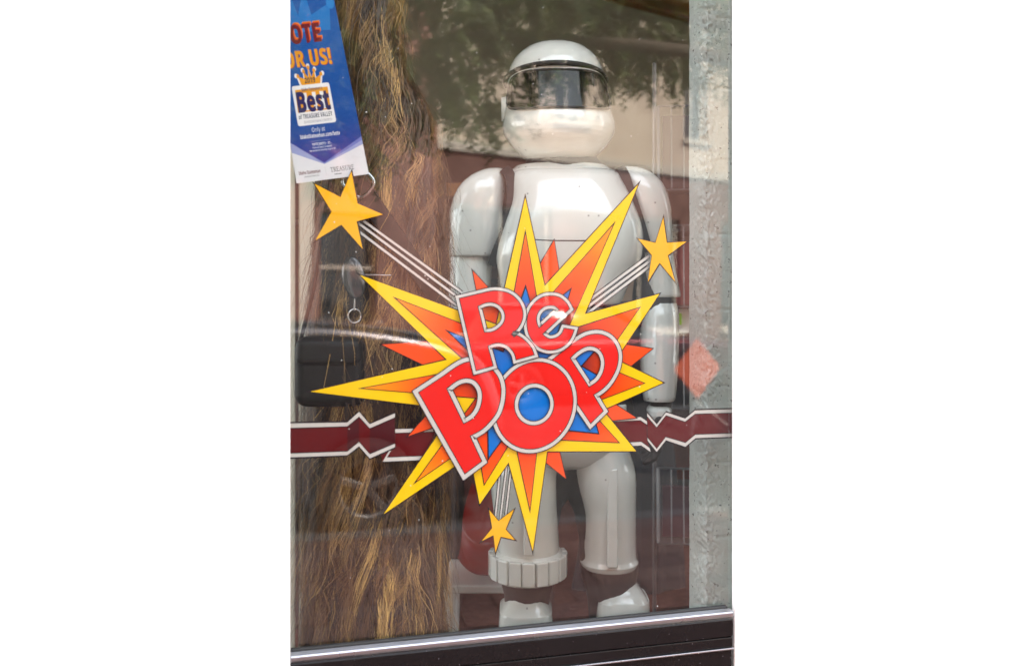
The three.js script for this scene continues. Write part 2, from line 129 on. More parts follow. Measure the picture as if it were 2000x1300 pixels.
// outlines of the vinyl on the pane, in millimetres on the glass
const VINYL = {yellow:[[134.0,1537.7],[391.5,1444.8],[448.5,1688.6],[487.5,1518.4],[682.1,1721.4],[569.4,1463.8],[727.8,1503.6],[634.2,1373.9],[735.8,1325.4],[607.0,1275.2],[677.4,1190.9],[492.4,1198.9],[463.5,1008.3],[415.5,1181.3],[358.8,1104.9],[340.2,1197.2],[177.5,1097.6],[311.3,1285.7],[46.0,1326.8],[295.8,1379.5]],inner:[[201.4,1493.8],[408.9,1413.3],[448.5,1618.7],[474.7,1473.3],[628.2,1639.3],[531.6,1431.0],[683.5,1475.5],[599.4,1364.3],[692.9,1325.7],[570.0,1285.3],[639.4,1210.3],[473.7,1224.3],[457.5,1090.4],[425.8,1231.8],[367.6,1143.2],[353.5,1227.9],[238.2,1155.2],[352.5,1306.8],[140.0,1330.5],[346.5,1362.9]],flares:[[[506.8,1607.1],[528.6,1477.2],[428.2,1477.6]],[[345.4,1546.9],[449.5,1438.4],[367.3,1439.2]],[[174.2,1409.7],[300.7,1417.3],[300.7,1346.2]],[[223.1,1239.1],[283.2,1304.7],[310.4,1266.1]],[[713.1,1393.7],[616.0,1408.8],[616.0,1323.6]],[[677.8,1257.0],[584.1,1316.9],[584.1,1250.1]],[[530.7,1144.3],[506.8,1242.7],[444.4,1214.8]]],blue:[[448.5,1513.7],[465.8,1455.9],[537.9,1509.9],[505.8,1410.3],[605.4,1409.9],[559.5,1362.1],[616.0,1330.6],[573.6,1305.8],[595.8,1230.7],[459.6,1249.4],[404.1,1230.1],[376.2,1193.6],[374.7,1284.5],[357.4,1377.6],[299.7,1431.6],[405.1,1391.3]],letters:{R:{o:[[318.6,1494.2],[376.1,1507.5],[379.1,1507.9],[382.2,1508.3],[385.4,1508.6],[388.4,1508.7],[391.1,1508.6],[393.7,1508.4],[396.3,1508.0],[399.1,1507.5],[402.1,1507.0],[405.3,1506.3],[408.4,1505.6],[411.4,1504.6],[414.3,1503.3],[417.0,1501.9],[419.7,1500.4],[422.3,1498.6],[424.8,1496.6],[427.2,1494.4],[429.5,1492.0],[431.6,1489.6],[433.4,1487.1],[435.1,1484.4],[436.5,1481.7],[437.8,1479.1],[438.9,1476.4],[439.7,1473.8],[440.4,1471.2],[440.9,1468.5],[441.1,1465.9],[441.2,1463.3],[441.0,1460.7],[440.6,1458.0],[440.0,1455.4],[439.2,1452.7],[438.2,1450.1],[437.0,1447.5],[435.6,1445.0],[434.1,1442.5],[432.5,1440.0],[430.8,1437.8],[429.1,1435.9],[427.3,1434.3],[425.6,1432.7],[423.8,1431.2],[422.0,1429.7],[420.3,1428.3],[418.5,1426.9],[416.8,1425.6],[420.5,1425.0],[424.3,1424.5],[428.1,1423.8],[431.6,1422.8],[434.6,1421.5],[437.3,1419.8],[439.9,1417.9],[442.4,1416.0],[445.0,1413.8],[447.4,1411.5],[449.7,1409.1],[451.8,1406.8],[453.8,1404.6],[455.7,1402.3],[457.3,1400.1],[458.9,1397.7],[460.1,1395.1],[461.2,1392.4],[462.1,1389.7],[463.1,1387.1],[428.5,1378.4],[428.0,1380.6],[427.5,1383.0],[426.9,1385.4],[426.1,1387.7],[425.0,1390.0],[423.8,1392.3],[422.3,1394.6],[420.7,1396.8],[419.0,1398.8],[417.1,1400.8],[415.1,1402.7],[413.0,1404.4],[410.8,1405.8],[408.5,1407.0],[406.2,1408.1],[403.7,1409.0],[401.1,1409.7],[398.4,1410.3],[395.7,1410.8],[393.0,1410.9],[390.3,1410.8],[387.6,1410.5],[384.9,1409.9],[382.2,1409.3],[379.6,1408.4],[376.9,1407.4],[374.4,1406.3],[371.8,1405.3],[382.2,1367.6],[350.6,1359.4]],h:[[352.5,1480.1],[355.6,1481.6],[358.9,1483.2],[362.1,1484.8],[365.4,1486.0],[368.9,1486.9],[372.3,1487.5],[375.8,1487.9],[379.2,1487.9],[382.4,1487.5],[385.6,1486.7],[388.6,1485.7],[391.4,1484.4],[394.0,1482.9],[396.5,1481.1],[398.7,1479.1],[400.6,1476.9],[402.4,1474.7],[403.9,1472.3],[405.1,1469.7],[406.0,1467.2],[406.6,1464.6],[406.9,1461.9],[407.0,1459.3],[406.8,1456.7],[406.4,1454.4],[405.7,1452.1],[404.8,1449.9],[403.7,1447.8],[402.5,1445.8],[401.0,1444.0],[399.4,1442.2],[397.6,1440.4],[395.5,1438.6],[393.2,1436.9],[390.8,1435.2],[388.4,1433.8],[385.8,1432.6],[383.2,1431.6],[380.5,1430.8],[377.6,1430.2],[374.7,1429.9],[371.6,1429.9],[368.4,1430.0],[365.4,1430.0]]},e:{o:[[534.9,1474.5],[533.6,1476.9],[532.3,1479.4],[530.9,1481.8],[529.3,1484.1],[527.5,1486.2],[525.5,1488.2],[523.5,1490.0],[521.3,1491.7],[519.1,1493.3],[516.8,1494.7],[514.4,1496.0],[511.7,1497.0],[508.8,1497.8],[505.6,1498.4],[502.3,1498.8],[499.0,1499.0],[495.8,1499.0],[492.6,1498.8],[489.4,1498.4],[486.4,1497.8],[483.5,1497.0],[480.7,1495.9],[477.9,1494.7],[475.3,1493.3],[472.8,1491.7],[470.4,1489.8],[468.1,1487.9],[465.9,1485.8],[463.8,1483.5],[461.7,1481.1],[459.8,1478.6],[458.1,1476.0],[456.5,1473.1],[455.0,1470.1],[453.7,1467.0],[452.6,1464.0],[451.8,1461.0],[451.2,1458.0],[450.8,1455.0],[450.6,1451.9],[450.5,1448.9],[450.5,1445.9],[450.7,1442.9],[451.0,1439.9],[451.4,1437.0],[451.9,1434.2],[452.5,1431.4],[453.4,1428.6],[454.5,1425.7],[455.8,1422.8],[457.2,1419.9],[458.9,1417.2],[460.6,1414.8],[462.5,1412.4],[464.5,1410.2],[466.7,1408.1],[469.1,1406.0],[471.6,1403.9],[474.2,1402.0],[476.9,1400.4],[479.6,1399.1],[482.4,1398.0],[485.2,1397.1],[488.0,1396.5],[490.7,1395.9],[493.4,1395.6],[496.2,1395.5],[499.0,1395.5],[502.1,1395.8],[505.4,1396.2],[508.6,1396.8],[511.7,1397.6],[514.7,1398.6],[517.5,1399.8],[520.3,1401.2],[522.9,1402.8],[525.5,1404.5],[527.9,1406.5],[530.3,1408.7],[532.5,1411.0],[534.5,1413.5],[536.4,1416.1],[538.2,1418.8],[539.7,1421.6],[541.0,1424.4],[542.1,1427.3],[543.1,1430.2],[544.0,1433.0],[524.8,1436.2],[523.8,1433.9],[522.9,1431.6],[521.8,1429.2],[520.5,1427.1],[519.0,1425.2],[517.2,1423.4],[515.4,1421.8],[513.3,1420.4],[511.1,1419.2],[508.7,1418.1],[506.2,1417.3],[503.8,1416.7],[501.5,1416.2],[499.3,1415.9],[497.2,1415.8],[495.1,1416.0],[493.0,1416.6],[491.0,1417.6],[489.1,1418.7],[487.2,1419.9],[485.3,1421.3],[483.5,1422.9],[481.8,1424.5],[480.1,1426.0]],h:[[473.8,1436.7],[472.5,1439.3],[471.2,1441.9],[470.0,1444.6],[469.0,1447.3],[468.5,1449.9],[468.2,1452.6],[468.1,1455.3],[468.3,1457.8],[468.7,1460.4],[469.3,1462.9],[470.3,1465.3],[471.4,1467.6],[472.9,1469.9],[474.6,1472.1],[476.5,1474.1],[478.5,1475.9],[480.5,1477.4],[482.6,1478.6],[484.8,1479.6],[487.2,1480.4],[489.6,1481.1],[492.3,1481.6],[494.9,1481.8],[497.5,1481.9],[499.9,1481.8],[502.3,1481.5],[504.7,1481.0],[507.0,1480.1],[509.2,1478.6],[511.4,1476.7],[513.6,1474.6],[515.7,1472.7]]},P:{o:[[242.1,1320.2],[253.6,1327.4],[266.0,1335.1],[277.6,1342.4],[287.1,1348.4],[293.5,1352.7],[297.7,1355.6],[301.0,1358.0],[304.5,1360.4],[308.6,1363.1],[312.7,1365.6],[316.5,1367.8],[320.1,1369.7],[323.3,1371.2],[326.2,1372.3],[329.0,1373.1],[331.8,1373.9],[334.7,1374.5],[337.6,1375.0],[340.5,1375.3],[343.6,1375.4],[346.9,1375.2],[350.3,1374.9],[353.8,1374.3],[357.4,1373.4],[361.1,1372.0],[364.9,1370.3],[368.6,1368.3],[372.2,1366.1],[375.7,1363.6],[379.1,1360.8],[382.3,1357.8],[385.1,1354.8],[387.6,1351.8],[389.9,1348.7],[391.8,1345.5],[393.5,1342.0],[394.9,1338.3],[396.1,1334.4],[397.0,1330.4],[397.7,1326.4],[398.1,1322.6],[398.1,1318.7],[398.0,1314.8],[397.7,1310.9],[397.3,1306.9],[396.8,1302.7],[396.1,1298.6],[395.1,1294.5],[393.9,1290.3],[392.6,1286.2],[391.0,1282.1],[389.1,1278.2],[387.0,1274.7],[384.5,1271.4],[381.9,1268.2],[379.2,1265.0],[376.3,1261.8],[373.3,1258.7],[370.3,1255.6],[367.3,1252.9],[364.4,1250.6],[361.7,1248.6],[358.8,1246.7],[355.4,1244.7],[351.4,1242.6],[346.8,1240.4],[342.1,1238.2],[337.7,1236.2],[360.3,1187.6],[328.9,1166.1]],h:[[292.9,1326.4],[296.2,1328.9],[299.7,1331.6],[303.2,1334.2],[306.5,1336.5],[309.5,1338.5],[312.3,1340.2],[315.1,1341.7],[318.2,1342.9],[321.4,1344.0],[324.9,1344.8],[328.4,1345.3],[331.8,1345.5],[335.4,1345.2],[338.9,1344.6],[342.4,1343.6],[345.6,1342.2],[348.4,1340.5],[351.0,1338.3],[353.3,1335.9],[355.4,1333.3],[357.3,1330.6],[358.9,1327.8],[360.3,1324.7],[361.3,1321.6],[362.1,1318.4],[362.7,1315.1],[362.9,1311.6],[362.9,1308.1],[362.6,1304.3],[362.1,1300.4],[361.3,1296.4],[360.3,1292.7],[359.2,1289.2],[357.9,1285.9],[356.3,1282.6],[354.4,1279.4],[352.2,1276.2],[349.7,1273.1],[346.9,1270.1],[343.6,1267.3],[339.6,1264.8],[335.1,1262.5],[330.4,1260.4],[326.0,1258.3]]},O:{o:[[542.1,1286.6],[540.9,1278.4],[539.0,1270.3],[536.3,1262.4],[533.0,1254.8],[528.9,1247.5],[524.3,1240.7],[519.0,1234.3],[513.3,1228.4],[507.1,1223.2],[500.5,1218.6],[493.5,1214.7],[486.3,1211.5],[478.9,1209.1],[471.3,1207.4],[463.7,1206.6],[456.2,1206.5],[448.7,1207.2],[441.4,1208.8],[434.3,1211.0],[427.6,1214.1],[421.2,1217.8],[415.2,1222.2],[409.7,1227.3],[404.8,1232.9],[400.4,1239.0],[396.6,1245.7],[393.5,1252.7],[391.0,1260.0],[389.3,1267.7],[388.3,1275.5],[388.0,1283.5],[388.4,1291.5],[389.5,1299.5],[391.4,1307.4],[393.9,1315.1],[397.2,1322.6],[401.1,1329.8],[405.5,1336.6],[410.6,1343.0],[416.2,1348.8],[422.2,1354.1],[428.7,1358.8],[435.5,1362.8],[442.6,1366.1],[449.9,1368.7],[457.4,1370.5],[465.0,1371.6],[472.6,1371.8],[480.1,1371.3],[487.5,1369.9],[494.7,1367.8],[501.6,1364.9],[508.1,1361.3],[514.3,1356.9],[519.9,1351.9],[525.1,1346.3],[529.6,1340.1],[533.6,1333.4],[536.8,1326.3],[539.4,1318.8],[541.2,1311.0],[542.3,1302.9],[542.6,1294.8]],h:[[505.3,1289.9],[504.9,1285.8],[504.2,1281.8],[503.1,1277.9],[501.6,1274.2],[499.8,1270.6],[497.6,1267.2],[495.2,1264.0],[492.4,1261.1],[489.3,1258.5],[486.0,1256.2],[482.6,1254.2],[478.9,1252.6],[475.1,1251.4],[471.2,1250.6],[467.3,1250.1],[463.3,1250.1],[459.4,1250.4],[455.5,1251.2],[451.7,1252.3],[448.0,1253.8],[444.5,1255.6],[441.1,1257.8],[438.1,1260.3],[435.2,1263.1],[432.7,1266.2],[430.4,1269.5],[428.5,1273.0],[427.0,1276.7],[425.8,1280.5],[424.9,1284.5],[424.5,1288.4],[424.4,1292.5],[424.7,1296.5],[425.4,1300.4],[426.5,1304.3],[427.9,1308.0],[429.7,1311.6],[431.9,1315.0],[434.3,1318.1],[437.0,1321.0],[440.0,1323.6],[443.3,1326.0],[446.7,1327.9],[450.3,1329.6],[454.1,1330.8],[458.0,1331.7],[461.9,1332.2],[465.9,1332.3],[469.8,1332.0],[473.7,1331.3],[477.6,1330.2],[481.3,1328.8],[484.8,1326.9],[488.2,1324.8],[491.3,1322.3],[494.2,1319.5],[496.8,1316.4],[499.1,1313.1],[501.0,1309.5],[502.6,1305.8],[503.9,1301.9],[504.7,1298.0],[505.2,1293.9]]},Q:{o:[[495.7,1371.2],[504.4,1377.6],[513.6,1384.5],[522.5,1391.1],[530.3,1396.7],[536.3,1401.0],[541.3,1404.5],[545.8,1407.4],[550.5,1410.3],[555.6,1413.3],[560.6,1416.2],[565.7,1418.7],[570.8,1420.7],[576.0,1422.2],[581.3,1423.3],[586.5,1423.9],[591.3,1424.2],[595.7,1424.0],[599.7,1423.5],[603.6,1422.6],[607.3,1421.4],[611.0,1419.9],[614.6,1418.2],[617.9,1416.1],[621.1,1413.7],[624.1,1410.9],[626.8,1407.7],[629.3,1404.3],[631.5,1400.5],[633.3,1396.5],[634.9,1392.2],[636.1,1387.7],[636.8,1383.1],[637.0,1378.4],[636.6,1373.4],[635.9,1368.4],[634.9,1363.7],[633.7,1359.2],[632.1,1355.0],[630.2,1350.8],[628.0,1346.5],[625.5,1342.2],[622.7,1337.7],[619.6,1333.5],[616.5,1329.5],[613.3,1326.0],[610.0,1322.9],[606.5,1319.9],[602.7,1316.9],[598.4,1314.1],[593.8,1311.3],[589.0,1308.7],[584.5,1306.1],[605.0,1273.8],[579.9,1251.4]],h:[[536.5,1378.9],[539.9,1381.9],[543.3,1385.1],[546.8,1388.2],[550.5,1391.1],[554.4,1393.6],[558.4,1396.0],[562.5,1398.2],[566.3,1399.8],[569.9,1400.9],[573.2,1401.7],[576.6,1402.0],[579.9,1402.0],[583.4,1401.5],[587.0,1400.7],[590.4,1399.5],[593.6,1397.9],[596.5,1395.9],[599.3,1393.6],[601.7,1391.0],[603.9,1388.0],[605.7,1384.6],[607.2,1380.8],[608.4,1376.8],[609.2,1372.8],[609.5,1369.1],[609.5,1365.3],[609.1,1361.5],[608.5,1357.8],[607.5,1354.0],[606.2,1350.1],[604.6,1346.4],[602.7,1342.8],[600.6,1339.4],[598.3,1336.1],[595.6,1333.0],[592.4,1330.1],[588.7,1327.5],[584.5,1325.1],[580.2,1322.7],[576.0,1320.5]]}},stars:[[[118.4,1726.1],[129.5,1667.9],[175.7,1648.9],[127.9,1635.4],[138.8,1584.9],[100.4,1628.6],[54.7,1599.6],[83.2,1652.1],[52.7,1701.4],[99.0,1678.6]],[[733.9,1656.3],[741.4,1605.7],[784.6,1608.8],[743.5,1580.6],[759.3,1528.4],[725.8,1565.6],[700.5,1527.2],[709.3,1580.2],[679.8,1612.6],[716.9,1605.0]],[[376.0,1094.4],[394.4,1071.7],[424.8,1092.0],[408.3,1055.1],[426.4,1034.1],[398.6,1041.9],[388.4,1012.6],[384.7,1045.7],[361.9,1036.4],[382.0,1059.2]]],streaks:[[[[140.9,1636.9],[325.0,1505.8]],[[129.8,1633.9],[314.3,1499.0]],[[131.7,1618.1],[314.3,1481.8]]],[[[706.3,1579.2],[582.0,1493.0]],[[706.3,1568.1],[573.6,1476.1]],[[704.7,1556.9],[575.7,1465.1]]],[[[399.1,1162.5],[390.1,1077.7]],[[412.6,1176.3],[399.6,1073.2]],[[420.7,1164.3],[410.6,1081.2]]]],stripeL:{to:[[-16.4,1271.0],[111.7,1268.4],[133.0,1287.2],[152.4,1263.7],[198.6,1282.1]],ti:[[-16.4,1262.4],[111.7,1261.5],[133.0,1278.4],[152.4,1256.3],[198.6,1274.6]],bi:[[-16.4,1216.5],[111.7,1215.2],[133.0,1231.6],[152.4,1208.4],[198.6,1226.0]],bo:[[-16.4,1209.4],[111.7,1208.6],[133.0,1223.9],[152.4,1200.7],[198.6,1219.4]],tail:[[199.3,1245.7],[275.5,1244.8],[252.5,1199.9],[183.4,1200.6],[192.2,1214.3],[199.3,1217.5]],tailTop:[[199.3,1252.5],[270.5,1251.7],[270.5,1245.4],[199.3,1245.7]],tailLow:[[183.4,1200.6],[248.9,1200.1],[243.9,1193.0],[179.2,1193.4]],fold:[[172.6,1206.7],[188.0,1212.6],[176.4,1193.9]],foldEdge:[[188.0,1212.6],[192.2,1214.3],[179.2,1193.4],[176.4,1193.9]]},stripeR:{to:[[702.7,1265.2],[723.4,1242.2],[743.4,1265.5],[785.5,1251.3],[807.5,1267.2],[935.8,1266.7]],ti:[[702.7,1259.1],[723.2,1236.2],[743.4,1259.6],[785.5,1245.2],[807.5,1260.4],[935.8,1259.6]],bi:[[703.4,1215.9],[723.3,1192.7],[743.0,1215.5],[786.1,1202.0],[808.1,1217.7],[935.8,1216.6]],bo:[[703.9,1209.8],[723.4,1186.7],[743.4,1209.3],[786.1,1194.3],[808.8,1210.9],[935.8,1209.8]],tail:[[626.7,1250.9],[689.0,1251.5],[702.7,1242.1],[702.7,1214.1],[708.4,1194.7],[690.3,1208.0],[659.0,1207.6]],tailTop:[[626.7,1253.8],[675.9,1256.9],[689.0,1257.6],[702.7,1248.4],[702.7,1242.1],[689.0,1251.5],[626.7,1250.9]],tailLow:[[662.9,1207.7],[690.3,1208.0],[708.4,1194.7],[710.2,1187.3],[690.3,1201.1],[669.4,1200.7]]},poster:[[21.5,1701.6],[150.6,1723.1],[77.5,2087.3],[-36.5,2065.6]]};

// ---------------------------------------------------------------- materials of the place
const hash = (i, j) => { const s = Math.sin(i * 127.1 + j * 311.7) * 43758.5453; return s - Math.floor(s); };
const bumpFine = texture(F2, 512, grey, false, [1.6, 1.6]), bumpCoarse = texture(F1, 512, grey, false, [1.2, 1.2]);
const M = {
  stucco: std([0.84, 0.84, 0.83], 0.85, { map: texture(F1, 512, mixc([0.955, 0.955, 0.95], [1, 1, 1]), true, [0.7, 0.7]), bumpMap: bumpFine, bumpScale: 0.0012 }),
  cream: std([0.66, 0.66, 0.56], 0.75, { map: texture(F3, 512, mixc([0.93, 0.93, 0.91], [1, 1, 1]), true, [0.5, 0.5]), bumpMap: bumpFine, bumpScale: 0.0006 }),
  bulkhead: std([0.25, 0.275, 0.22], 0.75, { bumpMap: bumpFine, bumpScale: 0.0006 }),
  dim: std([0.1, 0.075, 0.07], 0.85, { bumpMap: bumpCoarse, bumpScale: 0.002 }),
  ceiling: std([0.6, 0.6, 0.56], 0.9),
  carpet: std([0.17, 0.05, 0.034], 0.95, { map: texture(F2, 512, mixc([0.7, 0.66, 0.66], [1, 1, 1]), true, [2, 2]), bumpMap: bumpFine, bumpScale: 0.004 }),
  platform: std([0.16, 0.1, 0.09], 0.6, { map: texture(F3, 512, mixc([0.7, 0.7, 0.7], [1, 1, 1]), true) }),
  beam: std([0.3, 0.12, 0.04], 0.5, { map: texture(field(512, 4, 6, 71), 512, mixc([0.55, 0.5, 0.45], [1, 1, 1]), true, [0.5, 4]) }),
  alu: std([0.36, 0.36, 0.385], 0.34, { metalness: 0.95, roughnessMap: texture(F1, 512, (v) => grey(0.75 + 0.25 * v), false, [3, 3]) }),
  black: phys([0.6, 0.55, 0.62], 0.34, { specularIntensity: 0.45, map: texture(F2, 512, (v, i, j) => grey(hash(i, j) > 0.9994 ? 1 : 0.09 + 0.03 * v), true, [2.2, 2.2]), roughnessMap: texture(F3, 512, (v) => grey(0.55 + 0.45 * v), false, [1.7, 1.7]), bumpMap: bumpFine, bumpScale: 0.0002 }),
  rubber: std([0.015, 0.015, 0.015], 0.6),
  glass: phys([0.97, 0.99, 0.98], 0, { transmission: 1, thickness: 0, ior: 1.74 }),
  darkGlass: phys([0.02, 0.025, 0.03], 0.04, { clearcoat: 1 }),
  asphalt: std([0.055, 0.055, 0.058], 0.9, { map: texture(F2, 512, mixc([0.65, 0.65, 0.65], [1, 1, 1]), true), bumpMap: bumpFine, bumpScale: 0.005 }),
  kerb: std([0.22, 0.21, 0.2], 0.85, { bumpMap: bumpFine, bumpScale: 0.002 }),
  bedding: std([0.12, 0.1, 0.09], 0.95),
  shell: phys([0.7, 0.735, 0.705], 0.2, { clearcoat: 0.7, clearcoatRoughness: 0.06, map: texture(F3, 512, (v, i, j) => { const s = hash(i >> 1, j >> 1) > 0.9985 ? 0.72 : 1; return [s * (0.94 + 0.06 * v), s * (0.94 + 0.06 * v), s * (0.925 + 0.07 * v)]; }, true), roughnessMap: texture(F1, 512, (v) => grey(0.7 + 0.3 * v), false) }),
  suit: std([0.022, 0.018, 0.018], 0.7, { bumpMap: bumpFine, bumpScale: 0.0008 }),
  visor: phys([0.006, 0.005, 0.005], 0.1, { specularIntensity: 0.6 }),
};

// ---------------------------------------------------------------- the shop: walls, roof, room
const shop = thing('shop_building', 'white stucco shop front with the display room behind its window', 'shop');
const WIN = { x0: 0.0098, x1: 0.92, y0: 0.864, y1: 2.9 };
for (const [x0, x1, y0, y1] of [[-0.52, WIN.x0, 0.02, 4.3], [0.8797, 1.64, 0.02, 4.3], [-3.6, -3.1, 0.02, 4.3], [4.0, 4.5, 0.02, 4.3]])
  mesh('pier', rbox(x0, x1, y0, y1, x0 === 0.8797 ? 0.003 : 0.001, x0 === 0.8797 ? 0.013 : 0.07, 0.003), M.stucco, shop);
for (const [x0, x1] of [[-0.52, WIN.x0], [0.96, 1.64], [-3.6, -3.1], [4.0, 4.5]]) mesh('pier_core', box(x0, x1, 0.02, 4.3, -0.09, -0.001), M.cream, shop);
for (const [x0, x1] of [[-3.1, -0.52], [WIN.x0, 0.879], [1.64, 4.0]]) mesh('lintel', box(x0, x1, WIN.y1 + 0.05, 4.3, -0.09, 0.066), M.stucco, shop);
mesh('floor', box(-3.6, 4.5, -0.3, 0.2, -6.6, -0.92), M.carpet, shop);
mesh('display_platform', rbox(-0.8, 1.8, 0.02, 0.3, -0.915, -0.093, 0.004), M.platform, shop);
for (const [y0, y1, z0, z1] of [[0, 0.6, -6.6, -0.1], [2.9, 3.4, -6.6, -0.1], [0.6, 2.9, -6.6, -5.4], [0.6, 2.9, -2.9, -2.6], [0.6, 2.9, -0.4, -0.1]]) mesh('side_wall', box(-3.75, -3.603, y0, y1, z0, z1), M.cream, shop);  // left wall in pieces, leaving openings for the added side glazing
mesh('side_wall', box(4.503, 4.65, 0, 3.4, -6.6, -0.1), M.cream, shop);
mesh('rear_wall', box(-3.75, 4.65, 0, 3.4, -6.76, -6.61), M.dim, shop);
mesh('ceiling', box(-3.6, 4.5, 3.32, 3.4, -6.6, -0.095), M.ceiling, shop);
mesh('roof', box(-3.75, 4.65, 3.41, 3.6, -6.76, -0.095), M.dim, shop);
// slanting cream bulkhead above the sales room, a wooden beam along its head
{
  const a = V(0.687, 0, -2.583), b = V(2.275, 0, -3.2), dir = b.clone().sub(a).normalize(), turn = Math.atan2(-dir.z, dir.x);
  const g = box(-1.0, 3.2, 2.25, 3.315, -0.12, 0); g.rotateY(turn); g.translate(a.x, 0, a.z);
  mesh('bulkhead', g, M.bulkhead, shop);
  const w = rbox(-1.0, 3.0, 3.15, 3.27, 0.003, 0.08, 0.01); w.rotateY(turn); w.translate(a.x, 0, a.z);
  mesh('beam', w, M.beam, shop);
}
// left jamb and panel behind the fur costume
mesh('door_jamb', rbox(-0.12, 0.03, 0.2, 2.6, -1.02, -0.93, 0.006), M.cream, shop);
mesh('door_jamb', rbox(0.04, 0.085, 0.2, 2.6, -1.0, -0.94, 0.006), M.cream, shop);

// ---------------------------------------------------------------- the shop window: pane, gasket, aluminium strip, black frame
const win = thing('shop_window', 'large glass shop window in an aluminium and black frame', 'window');
{
  const X0 = WIN.x0 + 0.001, X1 = WIN.x1 - 0.001, XE = 0.8664, run = (name, y0, y1, z0, z1, m, r = 0.003) => mesh(name, rbox(X0, XE, y0, y1, z0, z1, r), m, win);
  const pane = (x0, x1) => { const g = new THREE.PlaneGeometry(x1 - x0, WIN.y1 - WIN.y0 + 0.02); g.translate((x0 + x1) / 2, (WIN.y1 + WIN.y0) / 2, 0); return g; };
  mesh('pane', pane(X0, X1), M.glass, win);
  { const L = []; for (let i = 0; i < 90; i++) { const g = new THREE.CircleGeometry(rr(0.0004, 0.0011), 6); g.scale(1, rr(0.6, 1.6), 1); g.translate(rr(X0 + 0.02, XE - 0.02), rr(0.88, 2.2), 0.0006); L.push(g); } mesh('dust_specks', merge(L), std([0.6, 0.6, 0.58], 0.9), win).userData.kind = 'stuff'; }
  run('gasket', 0.856, 0.874, 0.001, 0.012, M.rubber, 0.002);
  const prof = new THREE.Shape(); [[0.012, 0.8695], [0.016, 0.871], [0.026, 0.8675], [0.0275, 0.8655], [0.0275, 0.8575], [0.012, 0.8575]].forEach(([z, y], i) => i ? prof.lineTo(z, y) : prof.moveTo(z, y));
  const ext = new THREE.ExtrudeGeometry(prof, { depth: XE + 0.003 - X0, bevelEnabled: false, steps: 1 }); ext.rotateY(-Math.PI / 2); ext.translate(XE + 0.003, 0, 0);
  const flipped = ext.clone(); mesh('glazing_bead', metres(flipped), M.alu, win);
  run('frame_rail', 0.822, 0.8572, -0.04, 0.036, M.black);
  run('frame_rail', 0.8, 0.8205, -0.04, 0.034, M.black);
  run('frame_trim', 0.796, 0.7992, 0.0, 0.0365, M.alu, 0.0012);
  run('kick_panel', 0.02, 0.7955, -0.04, 0.03, M.black);
  run('frame_head', WIN.y1, WIN.y1 + 0.048, -0.04, 0.036, M.black);
  for (const [x0, x1, l] of [[-3.098, -0.522, 'added wide glass shop window left of the white pier, lighting the room'], [1.642, 3.998, 'added wide glass shop window right of the grey pillar, lighting the room']]) {  // two added bays, out of view, bring more daylight into the room
    const t = thing('shop_window', l, 'window');
    mesh('pane', pane(x0, x1), M.glass, t);
    for (const [y0, y1] of [[0.02, 0.862], [WIN.y1, WIN.y1 + 0.048]]) mesh('frame_rail', rbox(x0, x1, y0, y1, -0.04, 0.036, 0.003), M.black, t);
  }
}

for (const [z0, z1, l] of [[-5.4, -2.9, 'rear side window added to let sky light into the shop'], [-2.6, -0.4, 'front side window added to let sky light into the shop']]) {  // added side glazing, out of view, so sky light reaches the room
  const t = thing('added_side_window', l, 'window'), g = new THREE.PlaneGeometry(z1 - z0 - 0.004, 2.296); g.rotateY(-Math.PI / 2); g.translate(-3.68, 1.75, (z0 + z1) / 2); mesh('pane', g, M.glass, t);
  for (const y of [0.602, 2.848]) mesh('frame_rail', rbox(-3.72, -3.64, y, y + 0.05, z0 + 0.002, z1 - 0.002, 0.003), M.black, t);
}

